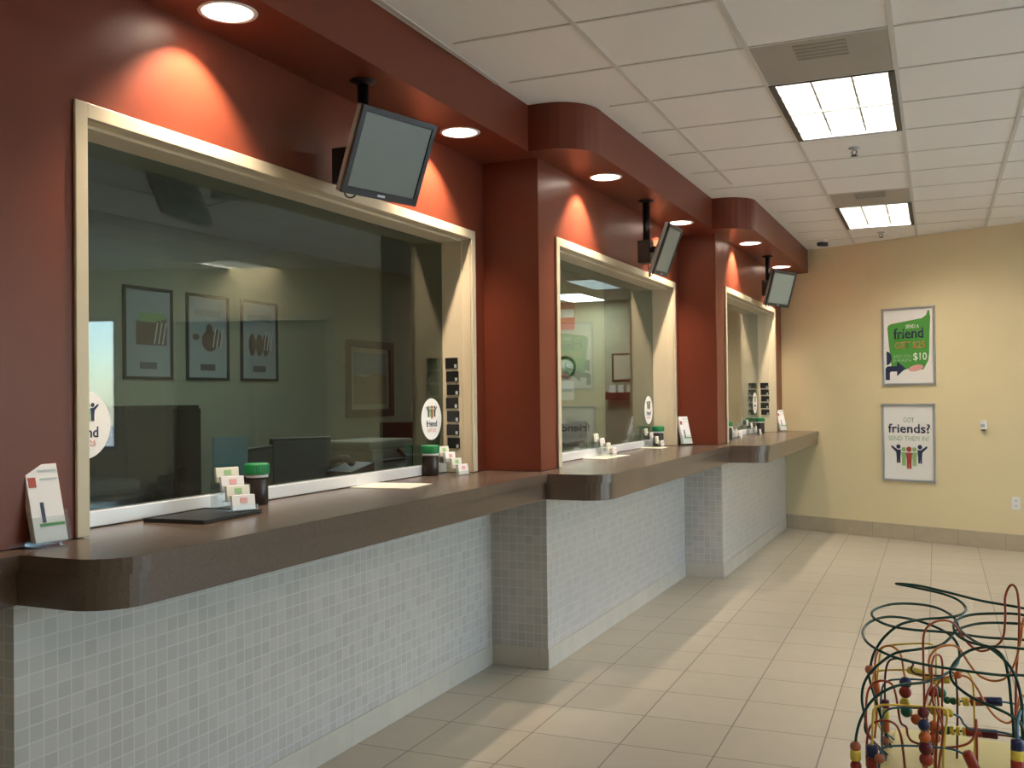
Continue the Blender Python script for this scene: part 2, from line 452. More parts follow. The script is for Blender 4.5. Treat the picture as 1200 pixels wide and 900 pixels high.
# ---- back office shell
mb = MB()
mb.box((-6.55, 0, 0), (-6.4, 15.65, CH)); mb.box((-6.4, 15.5, 0), (-1.6, 15.65, CH)); mb.box((-6.4, 0, 0), (-3.15, .12, CH))
struct(mb.build('wall_office', M['office']))
mb = MB(); mb.prism([(-1.78, 11.48), (-1.62, 11.42), (-1.62, 15.5), (-1.78, 15.5)], 0, CH); struct(mb.build('wall_office_side', M['office']))
mb = MB(); mb.box((-6.4, .12, CH), (-2.9, 15.5, CH + .05)); mb.prism([(-2.9, 11.9), (-1.6, 11.6), (-1.6, 15.5), (-2.9, 15.5)], CH, CH + .05); struct(mb.build('ceiling_office', M['ceil']))
mb = MB(); mb.box((-6.4, .12, .0005), (-3.15, 15.5, .004)); struct(mb.build('floor_office', M['carpet']))

# ---- teller windows: casing, jamb lining, pane, track
for i in (1, 2, 3):
    a, b = WIN[i]; xr = RED[i]; xg = GX[i]
    w = thing(f'window_{i}', None, None, (xr, (a + b) / 2, CZ), 0); struct(w)
    h = (b - a) / 2; t = WT - CZ; zb = .0035
    mb = MB(); cw = .048
    xo, xi = .012, .001
    mb.box((xi, -h, zb), (xo, -h + cw, t), .003); mb.box((xi, h - cw, zb), (xo, h, t), .003); mb.box((xi, -h + cw - .002, t - cw), (xo, h - cw + .002, t), .003)
    mb.build('casing', M['casing'], w)
    mb = MB(); j0, j1 = .031, .048          # lining between wall opening and clear opening
    xb = -TH
    for sg in (-1, 1):
        y0, y1 = sg * (h - j0), sg * (h - j1); mb.box((xb, y0, zb), (0, y1, t - j0)); mb.box((xg - xr - .03, y1, zb), (xg - xr + .125, y1 - sg * .010, t - j1 - .002))
    mb.box((xb, -h + j1, t - j1), (0, h - j1, t - j0)); mb.box((xg - xr - .03, -h + j1, t - j1 - .010), (xg - xr + .125, h - j1, t - j1 + .002))
    mb.build('jamb', M['casing'], w)
    hy = h - j1 - .0115
    mb = MB(); gx = xg - xr; mb.box((gx - .006, -hy, .03), (gx + .006, hy, t - j1 - .0115)); mb.build('glass_pane', M['glass'], w)
    mb = MB(); mb.box((gx + .008, -hy, zb), (gx + .024, hy, .055), .003); mb.box((gx - .024, -hy, zb), (gx - .008, hy, .055), .003); mb.box((gx - .008, -hy, zb), (gx + .008, hy, .026))
    mb.build('track', M['alu'], w)

# ---- counters (worktop passes under the glass)
clabels = {0: 'dark brown laminate counter running out past the tall leaflet holder, cut by the photo edge',
           1: 'dark brown counter with rounded end under the largest window, black tray on it',
           2: 'dark brown counter with rounded end under the middle window',
           3: 'dark brown counter with rounded end under the farthest window, reaching the beige wall'}
for i in range(4):
    xr, xf, y0 = RED[i], CF[i], CY[i]; rr = .14
    y1 = CY[i + 1] - .001 if i < 3 else None
    def outline(xfr, xback, notch):
        p = []
        if i == 0: p += [(xfr, y0)]
        else:
            p += [(RED[i - 1] + .004, y0)] if xback is None else [(xback, y0)]
            for k in range(9):
                an = -PI / 2 + (PI / 2) * k / 8; p.append((xfr - rr + rr * math.cos(an), y0 + rr + rr * math.sin(an)))
        if i < 3: p.append((xfr, y1))
        else: p.append((xfr, back_y(xfr) - .002))
        return p
    t = thing('service_counter', clabels[i], 'counter', (0, 0, 0), 0, 'service counters')
    p = outline(xf, None, True)
    xb = xr + .0045
    if i < 3: p.append((RED[i] + .0045, y1))
    else: p.append((xb, back_y(xb) - .002))
    if i in WIN:
        a, b = WIN[i]; a += .032; b -= .032; xin = xr - .62
        p += [(xb, b), (xin, b), (xin, a), (xb, a)]
    yw = YS[i] - .0045 if i else y0
    if i: p += [(xb, yw), (RED[i - 1] + .0045, yw)]
    else: p += [(xb, y0)]
    mb = MB(); mb.prism(p, CZ - .045, CZ); mb.build('countertop', M['top'], t)
    q = outline(xf - .012, TIL[i - 1] + .04 if i else 0, False)
    xt = TIL[i] + .0065
    if i < 3: q.append((xt, y1))
    else: q.append((xt, back_y(xt) - .002))
    if i: q += [(xt, YS[i] - .0065), (TIL[i - 1] + .04, YS[i] - .0065)]
    else: q += [(xt, y0)]
    mb = MB(); mb.prism(q, CZ - .136, CZ - .0455); mb.build('fascia', M['top'], t)

# ------------------------------------------------------------------ lights in the soffit and ceiling
dlab = ['nearest round recessed downlight, above the left end of the largest window', 'round recessed downlight just right of the nearest monitor',
        'round recessed downlight above the left end of the middle window', 'round recessed downlight above the monitor over the middle window',
        'round recessed downlight above the left end of the farthest window', 'farthest round recessed downlight, beside the beige wall']
def make_downlight():
    t = thing('recessed_downlight', dlab[0], 'downlight', (0, 0, SZ), 0, 'downlights along the red soffit')
    mb = MB(); n = 32
    r = DR - .002; mb.lathe([(r, -.001), (r, .112), (.060, .120), (0.0005, .120)], n=n, cap=False); mb.build('reflector', M['canwhite'], t)
    mb = MB(); mb.lathe([(DR - .004, .002), (DR - .004, -.004), (DR + .010, -.004), (DR + .012, -.0006), (DR + .001, -.0006)], n=n, cap=False); mb.build('trim_ring', M['lampwhite'], t)
    mb = MB(); mb.lathe([(.052, .112), (.045, .107), (.02, .104), (.0005, .1035)], n=n, cap=False); mb.build('lamp', M['bulb'], t)
    return t
d0 = make_downlight()
for i, (x, y) in enumerate(DL):
    d = d0 if i == 0 else dup(d0, label=dlab[i])
    d.location = (x, y, SZ)
    L = bpy.data.lights.new('downlight_beam', 'SPOT'); L.energy = 72; L.color = (1, .80, .60); L.spot_size = R(116); L.spot_blend = .9; L.shadow_soft_size = .022
    lo_ = bpy.data.objects.new('downlight_beam', L); COL.objects.link(lo_); lo_.location = (x, y, SZ + .098); lo_.rotation_euler = (0, R(35), 0)

llab = {(-1, 1): 'nearer square-louvred fluorescent ceiling light with dark edge', (-1, 7): 'farther fluorescent ceiling light near the beige wall',
        (4, 1): 'added unseen fluorescent ceiling light over the right side of the lobby, nearer the beige wall', (4, 7): 'added unseen fluorescent ceiling light by the shop windows close to the beige wall', (4, -5): 'added unseen fluorescent ceiling light over the right side of the lobby near the camera', (2, -9): 'added unseen fluorescent ceiling light near the rear wall, middle of the lobby'}  # fixtures outside the view are added to brighten the lobby
def make_fixture():
    t = thing('ceiling_light', llab[(-1, 1)], 'ceiling light', (0, 0, CH), GA, 'fluorescent lights in the lobby ceiling')
    w, l, H = GP / 2 - .012, GPY - .006, .075
    mb = MB()
    mb.box((-w, -l, H), (w, l, H + .004))
    for sg in (-1, 1): mb.box((sg * w, -l, 0), (sg * (w - .003), l, H)); mb.box((-w, sg * l, 0), (w, sg * (l - .003), H))
    mb.build('housing', M['lampwhite'], t)
    mb = MB()
    mb.box((-w - .006, -l - .004, -.008), (-w + .026, l + .004, -.0006)); mb.box((w + .006, -l - .004, -.008), (w - .026, l + .004, -.0006))
    mb.box((-w, -l - .004, -.008), (w, -l + .010, -.0006)); mb.box((-w, l + .004, -.008), (w, l - .010, -.0006))
    mb.build('edge_frame', M['darkframe'], t)
    mb = MB(); mb.box((-w + .018, -l + .011, .060), (w - .018, l - .011, .064)); mb.build('lamp_panel', M['tube'], t)
    mb = MB()
    for k in (-1, 1): mb.box((k * w / 3 - .004, -l + .011, .004), (k * w / 3 + .004, l - .011, .045))
    for k in range(1, 9):
        y = -l + 2 * l * k / 9; mb.box((-w + .018, y - .003, .004), (w - .018, y + .003, .052))
    mb.build('louver', M['louver'], t)
    return t
f0 = make_fixture()
for q, (k, j) in enumerate([(-1, 1), (-1, 7), (4, 1), (4, 7), (4, -5), (2, -9)]):
    f = f0 if q == 0 else dup(f0, label=llab[(k, j)])
    f.location = (*g2w(GX0 + (k + .5) * GP, GY0 + (j + 1) * GPY), CH)
for k, j, lb in ((-1, 0, 'grey return air panel with faint slots next to the nearer ceiling light'), (-1, 6, 'grey return air panel next to the farther ceiling light')):
    t = thing('return_air_panel', lb, 'air vent', (*g2w(GX0 + (k + .5) * GP, GY0 + (j + .5) * GPY), CH), GA, 'air panels in the ceiling')
    w, l = GP / 2 - .013, GPY / 2 - .009
    mb = MB(); mb.box((-w, -l, -.004), (w, l, -.0006)); mb.build('panel', M['vent'], t)
    mb = MB()
    for q in range(5): mb.box((-w * .38, -l * (.82 - .16 * q), -.006), (w * .40, -l * (.74 - .16 * q), -.0042))
    mb.build('slots', M['ventd'], t)
for x, y, lb in ((-.567, 6.642, 'small sprinkler head just past the nearer ceiling light'), (-.641, 10.27, 'small sprinkler head just past the farther ceiling light')):
    t = thing('sprinkler_head', lb, 'sprinkler', (x, y, CH), 0, 'sprinklers in the ceiling')
    mb = MB(); mb.lathe([(.034, -.0006), (.036, -.006), (.014, -.012), (.010, -.020)], n=20); mb.build('escutcheon', M['steel'], t)
    mb = MB(); mb.tube([(-.010, 0, -.018), (-.016, 0, -.032), (-.004, 0, -.048)], .003); mb.tube([(.010, 0, -.018), (.016, 0, -.032), (.004, 0, -.048)], .003)
    mb.lathe([(.006, -.050), (.022, -.051), (.023, -.053), (.005, -.055)], n=16); mb.build('deflector', M['blackm'], t)
t = thing('security_camera', 'small dark security camera on the ceiling beside the red soffit end', 'camera', (-1.19, 10.45, CH), R(-50))
mb = MB(); mb.lathe([(.038, -.0006), (.036, -.012), (.012, -.018), (.010, -.035)], n=20); mb.build('mount', M['lampwhite'], t)
mb = MB(); mb.box((-.022, -.07, -.075), (.022, .03, -.033), .008); mb.lathe([(.017, 0), (.017, .012)], c=(0, -.080, -.054), axis=(0, 1, 0), n=16); mb.build('camera_body', M['black'], t)

# ------------------------------------------------------------------ hanging monitors
def Rm(yw, p, r):
    n = Vector((math.cos(p) * math.cos(yw), math.cos(p) * math.sin(yw), math.sin(p)))
    h = Vector((-math.sin(yw), math.cos(yw), 0)); u = n.cross(h)
    u2 = -h * math.sin(r) + u * math.cos(r); rr = (-n).cross(u2)
    return Matrix((rr, -n, u2)).transposed()      # local x right, local -y towards viewer, local z up
MON = [((-2.023, 3.369, 2.441), (-13.9, -22.9, .4), (-2.22, 3.48), 'switched-off monitor hanging above the largest window, nearest of the three'),
       ((-1.725, 6.414, 2.446), (4.1, -20.4, 3.0), (-1.89, 6.47), 'switched-off monitor hanging above the middle window, seen nearly edge-on'),
       ((-1.508, 9.701, 2.491), (-21.9, -16.3, -.6), (-1.62, 9.62), 'switched-off monitor hanging above the farthest window, next to the beige wall')]
for c, (yw, p, r), (px, py), lb in MON:
    t = thing('hanging_monitor', lb, 'monitor', (px, py, SZ), 0, 'monitors hanging from the soffit')
    X = Rm(R(yw), R(p), R(r)).to_4x4(); X.translation = Vector(c) - Vector((px, py, SZ))
    def part(name, mb, mt):
        o = mb.build(name, mt, t); o.data.transform(X); return o
    W, H = .41, .34; bz = .024
    mb = MB(); mb.box((-W / 2, -.004, -H / 2), (-W / 2 + bz, .012, H / 2), .002); mb.box((W / 2 - bz, -.004, -H / 2), (W / 2, .012, H / 2), .002)
    mb.box((-W / 2 + bz - .001, -.004, H / 2 - bz), (W / 2 - bz + .001, .012, H / 2), .002); mb.box((-W / 2 + bz - .001, -.004, -H / 2), (W / 2 - bz + .001, .012, -H / 2 + bz * 1.25), .002)
    part('bezel', mb, M['bezel'])
    mb = MB(); mb.box((-W / 2 + bz - .001, .001, -H / 2 + bz), (W / 2 - bz + .001, .010, H / 2 - bz)); part('screen', mb, M['screen'])
    mb = MB(); mb.box((-W / 2, .0125, -H / 2), (W / 2, .036, H / 2), .006); mb.box((-W * .34, .036, -H * .34), (W * .34, .058, H * .3), .012); part('rear_shell', mb, M['mback'])
    mb = MB(); mb.box((-.020, -.0055, -H / 2 + .010), (.020, -.0042, -H / 2 + .019)); part('badge', mb, M['steel'])
    mb = MB(); mb.tube([(-.13 + .028 * math.cos(a) , .03, -H / 2 - .001 - .018 * math.sin(a)) for a in [PI * k / 10 for k in range(11)]], .0035); part('cable', mb, M['black'])
    inv = X
    vp = X @ Vector((0, .062, 0))
    mb = MB(); mb.tube([(0, 0, -.004), (0, 0, vp.z - .05)], .024, 14); mb.build('pole', M['blackm'], t)
    mb = MB(); mb.lathe([(.055, -.0007), (.055, -.006), (.026, -.016)], n=20); mb.build('ceiling_plate', M['blackm'], t)
    mb = MB(); mb.box((-.125 if py < 5 else -.05, -.05, vp.z - .085), (.035, .05, vp.z + .065), .006)
    mb.tube([(0, 0, vp.z), tuple(vp * 1.0)], .022, 10); mb.build('bracket', M['black'], t)
    mb = MB(); mb.box((-.06, .0585, -.06), (.06, .064, .06)); part('mount_plate', mb, M['black'])
    a0 = Vector((.0, .03, vp.z - .085)); a1 = X @ Vector((-.08, .059, -.10))
    mb = MB(); mb.tube([a0, (a0 + a1) / 2 + Vector((-.01, .01, -.03 if py < 5 else -.09)), a1], .004); mb.build('lead', M['pred'] if py > 6 else M['black'], t)

# ------------------------------------------------------------------ wall posters and fittings on the end wall
def poster_frame(t, w, h, fm, fw=.022, fd=.022, paper=None):
    mb = MB()
    mb.box((-w / 2, -fd, 0), (-w / 2 + fw, -.001, h), .003); mb.box((w / 2 - fw, -fd, 0), (w / 2, -.001, h), .003)
    mb.box((-w / 2 + fw - .001, -fd, 0), (w / 2 - fw + .001, -.001, fw), .003); mb.box((-w / 2 + fw - .001, -fd, h - fw), (w / 2 - fw + .001, -.001, h), .003)
    mb.build('frame', fm, t)
    mb = MB(); mb.box((-w / 2 + fw - .001, -.008, fw - .001), (w / 2 - fw + .001, -.0015, h - fw + .001)); mb.build('print', paper or M['white'], t)
# upper: green speech bubble
t = thing('framed_poster', 'green speech-bubble poster in silver frame, upper of the two on the beige wall', 'poster', (*bw(-.268, 0), 1.562), BROT, 'silver framed posters')
W, H = .55, .785; poster_frame(t, W, H, M['steel'])
def pp(u, v): return (-W / 2 + .022 + u * (W - .044), .022 + (1 - v) * (H - .044))
Y0 = -.0085
pts = [(.07, .245), (.09, .205), (.16, .185), (.50, .155), (.78, .13), (.87, .09), (.90, .03), (.93, .03), (.95, .12), (.93, .35), (.92, .60), (.90, .70), (.80, .82), (.78, .825), (.55, .80), (.42, .82), (.30, .84), (.15, .80), (.11, .55)]
mb = MB(); mb.slab([pp(*q) for q in pts], Y0, Y0 - .001); mb.build('speech_bubble', M['pgreen'], t)
def txt(body, u, v, w, h, mt, bold=0., align='CENTER', y=Y0 - .0016):
    a = pp(u, v); return text_mesh('lettering', body, w * (W - .044), h * (H - .044), (a[0], y, a[1]), mt, t, bold, align=align)
txt('SEND A', .59, .258, .27, .05, M['white'], .01)
txt('friend', .505, .395, .61, .145, M['pnavy'], .016)
txt('GET $25', .53, .545, .62, .105, M['porange'], .01)
txt('$10', .735, .71, .27, .115, M['white'], .012)
txt('AND YOU', .37, .655, .38, .042, M['ppale'], .0)
txt('EARN', .37, .71, .36, .042, M['ppale'], .0)
mb = MB(); c0 = pp(.65, .80)
mb.slab([(c0[0] + .075 * math.cos(a) * (1), c0[1] + .032 * math.sin(a) + .012 * math.cos(a)) for a in [2 * PI * k / 24 for k in range(24)]], Y0 - .0014, Y0 - .0022); mb.build('oval_badge', M['ppink'], t)
mb = MB(); hc = pp(.045, .655); rad = .058
mb.slab([(max(hc[0] + rad * .95 * math.cos(a), -W / 2 + .024), hc[1] + rad * 1.2 * math.sin(a)) for a in [-PI / 2 + PI * k / 14 for k in range(15)]], Y0 - .0014, Y0 - .0024)
mb.slab([pp(*q) for q in [(.02, .955), (.02, .80), (.06, .765), (.26, .765), (.26, .70), (.44, .80), (.26, .905), (.26, .84), (.13, .84), (.11, .86), (.11, .955)]], Y0 - .0014, Y0 - .0024)
mb.build('arrow_figure', M['pnavy'], t)
# lower: friends
t = thing('framed_poster', 'white poster with five cheering figures, lower silver frame on the beige wall', 'poster', (*bw(-.282, 0), .592), BROT, 'silver framed posters')
H = .785; W = .55; poster_frame(t, W, H, M['steel'])
txt('GOT', .51, .225, .22, .065, M['ppale'], -.005)
txt('friends?', .51, .37, .86, .125, M['pnavy'], .014)
txt('SEND THEM IN!', .50, .475, .82, .065, M['ppale'], -.005)
for u, v, h, mt, arms, dy in ((.29, .78, .187, 'pnavy', -1, 0), (.73, .78, .187, 'pnavy', 1, 0), (.40, .815, .187, 'plime', 0, .0012), (.62, .815, .187, 'plime', 0, .0012), (.51, .855, .222, 'pred', 0, .0024)):
    mb = MB(); q = pp(u, v); figure(mb, q[0], q[1], h, arms, Y0 - dy); mb.build('figure', M[mt], t)
t = thing('wall_sensor', 'small white sensor box on the beige wall right of the posters', 'sensor', (*bw(.458), 1.13), BROT)
mb = MB(); mb.box((-.032, -.030, .0), (.032, -.001, .085), .008); mb.build('body', M['lampwhite'], t)
mb = MB(); mb.box((-.020, -.033, .022), (.020, -.0305, .050), .001); mb.build('lens', M['pgrey'], t)
mb = MB(); mb.box((-.014, -.030, -.016), (.014, -.006, -.0005), .002); mb.build('knob', M['greyplastic'], t)
t = thing('wall_outlet', 'white electrical outlet low on the beige wall', 'outlet', (*bw(.737), .385), BROT)
mb = MB(); mb.box((-.038, -.007, 0), (.038, -.001, .12), .003); mb.build('plate', M['lampwhite'], t)
for z in (.018, .066):
    mb = MB(); mb.box((-.019, -.0095, z), (.019, -.0072, z + .035), .003); s_ = mb.build('socket', M['white'], t)
    mb = MB(); mb.box((-.009, -.0105, z + .012), (-.006, -.0097, z + .026)); mb.box((.006, -.0105, z + .012), (.009, -.0097, z + .026)); mb.build('slot', M['greyplastic'], s_)

# ------------------------------------------------------------------ round stickers on the glass
for x, y, z, lb in ((GX[1] + .0065, 2.365, 1.416, 'round white sticker at the left edge of the largest window, half hidden by its casing'),
                    (GX[1] + .0065, 4.70, 1.376, 'round white sticker at the right end of the largest window'),
                    (GX[2] + .0065, 7.69, 1.372, 'round white sticker at the right end of the middle window'),
                    (GX[3] + .0065, 10.60, 1.395, 'round white sticker on the farthest window beside the black slips')):
    t = thing('window_sticker', lb, 'sticker', (x, y, z), PI / 2, 'round stickers on the teller glass')
    mb = MB(); mb.slab([(.112 * math.cos(2 * PI * k / 40), .112 * math.sin(2 * PI * k / 40)) for k in range(40)], 0, -.0008); mb.build('disc', M['white'], t)
    for dx, h, mt, arms in ((-.036, .060, 'pnavy', -1), (.036, .060, 'pnavy', 1), (-.018, .058, 'plime', 0), (.018, .058, 'plime', 0), (0, .07, 'pred', 0)):
        mb = MB(); figure(mb, dx, .012 - (.008 if mt == 'pred' else 0), h, arms, -.0012 - (.001 if mt == 'plime' else .0018 if mt == 'pred' else 0), .0008); mb.build('figure', M[mt], t)
    text_mesh('lettering', 'friend', .118, .036, (0, -.0014, -.042), M['pnavy'], t, .014)
    text_mesh('lettering', 'GET $25', .098, .022, (0, -.0014, -.072), M['ppink'], t, .01)

# ------------------------------------------------------------------ black slips on the far jambs
def slip_row(win, n, ztop, zbot, x0, x1, where):
    a, b = WIN[win]; y = b - .0590
    pitch = (ztop - zbot) / n
    o0 = None
    names = ['topmost', 'second from the top', 'third from the top', 'fourth from the top', 'fifth from the top', 'sixth from the top', 'lowest']
    for k in range(n):
        z1 = ztop - k * pitch
        nm = names[k] if k < n - 1 else 'lowest'
        lb = f'{nm} small black slip on the jamb of the {where} window'
        if o0 is None:
            t = thing('black_slip', lb, 'slip', (x0, y, z1 - pitch * .84), 0, f'black slips on the {where} jamb')
            w = x1 - x0; h = pitch * .80
            mb = MB(); mb.box((0, -.004, 0), (w, -.0005, h), .001); mb.build('plate', M['black'], t)
            mb = MB(); mb.box((w * .72, -.0052, h * .06), (w * .90, -.0041, h * .38)); mb.build('tab', M['pgrey'], t)
            o0 = t
        else: t = dup(o0, (x0, y, z1 - pitch * .84), label=lb)
        t.location.y = y
        t.location.x += (-.004, .0, .003, -.003, .002, 0, .004)[k]
slip_row(1, 7, 1.712, 1.20, GX[1] + .028, GX[1] + .105, 'largest')
slip_row(3, 5, 1.612, 1.255, GX[3] + .03, GX[3] + .115, 'farthest')

# ------------------------------------------------------------------ things on the counters
# tall leaflet holders of clear acrylic with leaflets leaning back in them
HL = [(-2.352, 2.045, 'left of the largest window', -8), (-1.985, 7.925, 'right of the middle window', -32), (-1.70, 11.20, 'beside the beige wall', -32)]
for k, (x, y, w_, rz) in enumerate(HL):
    y = min(y, 11.0) if k == 2 else y
    sc = 1.0
    rz = R(90 + rz)
    t = thing('leaflet_holder', f'clear acrylic leaflet holder on the counter {w_}', 'leaflet holder', (x, y, CZ + .0005), rz, 'leaflet holders on the counters')
    tilt = R(15)
    def tl(mb): # lean back about the front foot
        for v in mb.bm.verts:
            z = v.co.z; v.co.y = v.co.y + math.tan(tilt) * z
        return mb
    mb = MB(); mb.box((-.056, .030, .012), (.056, .033, .20)); mb.box((-.056, -.004, .012), (.056, -.001, .085)); mb.box((-.058, -.004, .010), (-.0555, .033, .10)); mb.box((.0555, -.004, .010), (.058, .033, .10)); mb.box((-.056, -.001, .010), (.056, .030, .0125)); tl(mb).build('pocket', M['clear'], t)
    mb = MB(); mb.box((-.058, -.012, 0), (.058, .085, .003)); mb.box((-.058, .045, .0032), (.058, .048, .03)); mb.build('foot', M['clear'], t)
    t2 = thing('leaflet_stack', f'white leaflet stack in the acrylic holder {w_}', 'leaflets', (x, y, CZ + .0005), rz, 'leaflets in the acrylic holders')
    mb = MB(); mb.box((-.050, .002, .014), (.050, .027, .232), .001); tl(mb).build('paper', M['card'], t2)
    def fr(name, x0, x1, z0, z1, mt):
        mb = MB(); mb.box((x0, .0008, z0), (x1, .0018, z1)); tl(mb).build(name, mt, t2)
    fr('print_patch', -.045, -.022, .168, .196, M['pred']); fr('print_patch', -.020, -.009, .068, .125, M['pnavy']); fr('print_line', -.012, .045, .210, .216, M['pgrey'])
    fr('print_line', -.030, .047, .058, .066, M['pgreen']); fr('print_line', -.008, .045, .188, .192, M['pgrey'])
# four-step card holders
CHD = [(-2.33, 2.85, -24, 'on the black tray'), (-2.385, 4.70, -8, 'right of the jar, largest window'),
       (-2.10, 6.42, 8, 'on the paper sheet, middle window'), (-2.085, 7.56, 8, 'beside the middle window jar'),
       (-1.80, 9.225, 8, 'nearer of two, farthest window'), (-1.78, 10.10, 8, 'farther of two, farthest window')]
for k, (x, y, a, w_) in enumerate(CHD):
    rz = R(90 + a + 0) if False else R(90 + a)
    zt = CZ + (.0145 if k == 0 else .0040 if k == 2 else .0005)
    t = thing('card_holder', f'stepped clear card holder {w_}', 'card holder', (x, y, zt), rz, 'stepped card holders')
    mb = MB()
    for s in range(4):
        yy, z = s * .042, s * .031
        mb.box((-.050, yy, z + .002), (.050, yy + .0025, z + .022)); mb.box((-.050, yy + .0025, z), (.050, yy + .042, z + .0022))
        mb.box((-.050, yy + .042, 0 if s == 3 else z), (.050, yy + .0442, z + .050 if s == 3 else z + .031))
    mb.box((-.0522, 0, 0), (-.050, .170, .02)); mb.box((.050, 0, 0), (.0522, .170, .02)); mb.box((-.0522, .06, .02), (-.050, .170, .09)); mb.box((.050, .06, .02), (.0522, .170, .09))
    mb.build('stepped_body', M['clear'], t)
    Mx = Matrix.Translation((x, y, zt)) @ Matrix.Rotation(rz, 4, 'Z')
    for s, nm in enumerate(('lowest', 'second lowest', 'third lowest', 'topmost')):
        c = thing('card_stack', f'{nm} white card stack in the stepped holder {w_}', 'cards', tuple(Mx @ Vector((0, s * .042 + .004, s * .031 + .0028))), rz, 'card stacks in the stepped holders')
        mb = MB(); mb.box((-.0445, .0, 0), (.0445, .016, .053), .001)
        for v in mb.bm.verts: v.co.y += v.co.z * .15
        mb.build('cards', M['cream'] if s in (1, 3) else M['card'], c)
        mb = MB(); mb.box((-.014, -.0012, .026), (.014, -.0002, .044))
        for v in mb.bm.verts: v.co.y += v.co.z * .15
        mb.build('print_mark', (M['ppink'], M['plime'], M['ppink'], M['plime'])[s], c)
# jars with green lids
JL = [(-2.515, 3.15, 'left of the two under the largest window'), (-2.535, 4.595, 'at the right end of the largest window'), (-2.190, 7.755, 'at the right end of the middle window'),
      (-1.905, 9.04, 'nearer of the two under the farthest window'), (-1.89, 10.62, 'farther of the two under the farthest window')]
j0 = None
for x, y, w_ in JL:
    lb = f'dark jar with green lid {w_}'
    if j0 is None:
        t = j0 = thing('lidded_jar', lb, 'jar', (x, y, CZ + .0005), 0, 'green lidded jars on the counters')
        mb = MB(); mb.lathe([(.002, .0), (.040, 0), (.043, .004), (.043, .098), (.038, .106), (.002, .106)], n=28); mb.build('jar_body', M['jar'], t)
        mb = MB(); mb.lathe([(.0435, .1065), (.0435, .118), (.040, .1185)], n=28)
        mb.build('white_band', M['white'], t)
        mb = MB(); mb.lathe([(.002, .119), (.0465, .119), (.0475, .122), (.0475, .156), (.044, .161), (.002, .163)], n=28)
        for q in range(28):
            an = 2 * PI * q / 28; mb.box((.0472 * math.cos(an) - .0016, .0472 * math.sin(an) - .0016, .123), (.0472 * math.cos(an) + .0016, .0472 * math.sin(an) + .0016, .154))
        mb.build('lid', M['green'], t)
    else: dup(j0, (x, y, CZ + .0005), label=lb)
# black tray, papers
t = thing('black_tray', 'flat black tray on the counter under the largest window', 'tray', (-2.415, 2.735, CZ + .0005), R(4))
mb = MB(); mb.box((-.125, -.165, 0), (.125, .165, .010), .003); mb.build('base', M['black'], t)
mb = MB(); mb.box((-.125, -.165, .0102), (-.117, .165, .0135)); mb.box((.117, -.165, .0102), (.125, .165, .0135)); mb.box((-.117, -.165, .0102), (.117, -.157, .0135)); mb.box((-.117, .157, .0102), (.117, .165, .0135)); mb.build('rim', M['black'], t)
for x, y, w, l, rz, lb, g in ((-2.42, 4.01, .15, .13, 6, 'white paper sheet on the counter near the right end of the largest window', None),
                           (-2.20, 6.33, .14, .22, -4, 'white paper sheet under the left card holder of the middle window', None),
                           (-2.16, 7.50, .09, .10, 2, 'small white sheet beside the jar under the middle window', None)):
    o = MB(); o.box((-w, -l, 0), (w, l, .0025), .0008); o = o.build('paper_sheet', M['cream']); o.location = (x, y, CZ + .0005); o.rotation_euler = (0, 0, R(rz)); tag(o, lb, 'paper', 'papers on the counters')

# ------------------------------------------------------------------ bead maze toy on a low table
BZ = .60
tb = thing('low_table', 'low pale yellow table carrying the bead maze toy', 'table', (.04, 2.60, 0), R(-4))
mb = MB(); mb.box((-.235, -.235, BZ - .030), (.235, .235, BZ - .012), .006); mb.build('tabletop', M['tablewood'], tb)
for sx in (-1, 1):
    for sy in (-1, 1):
        mb = MB(); mb.box((sx * .20 - .02, sy * .20 - .02, 0), (sx * .20 + .02, sy * .20 + .02, BZ - .031), .004); mb.build('leg', M['tablewood'], tb)
toy = thing('bead_maze', 'bead maze toy with bent coloured wires and wooden beads on a yellow base', 'toy', (.04, 2.60, BZ - .011), R(-4))
mb = MB(); mb.box((-.215, -.215, 0), (.215, .215, .014), .005); mb.build('base_board', M['tablewood'], toy)

# camera maths, reused to lay out the wires' outline at chosen real depths
FPX = 1160.76; YAW = R(23.1619 + .9654); PIT = R(.7228); ROL = R(-.6455); CAMZ = 1.493
fw = Vector((-math.sin(YAW) * math.cos(PIT), math.cos(YAW) * math.cos(PIT), math.sin(PIT)))
rt = Vector((math.cos(YAW), math.sin(YAW), 0)); up = rt.cross(fw)
CR = rt * math.cos(ROL) + up * math.sin(ROL); CU = -rt * math.sin(ROL) + up * math.cos(ROL)
CP = Vector((0, 0, CAMZ))
def at(px, py, y):
    d = fw + CR * ((px - 600) / FPX) - CU * ((py - 450) / FPX)
    return CP + d * (y / d.y)
toyinv = (Matrix.Translation((.04, 2.60, BZ - .011)) @ Matrix.Rotation(R(-4), 4, 'Z')).inverted()
def spline(pts, n=8):
    out = []
    P = [pts[0]] + pts + [pts[-1]]
    for i in range(1, len(P) - 2):
        a, b, c, d = P[i - 1], P[i], P[i + 1], P[i + 2]
        for k in range(n):
            s = k / n
            out.append(.5 * ((2 * b) + (c - a) * s + (2 * a - 5 * b + 4 * c - d) * s * s + (3 * b - 3 * c + d - a) * s ** 3))
    out.append(pts[-1]); return out
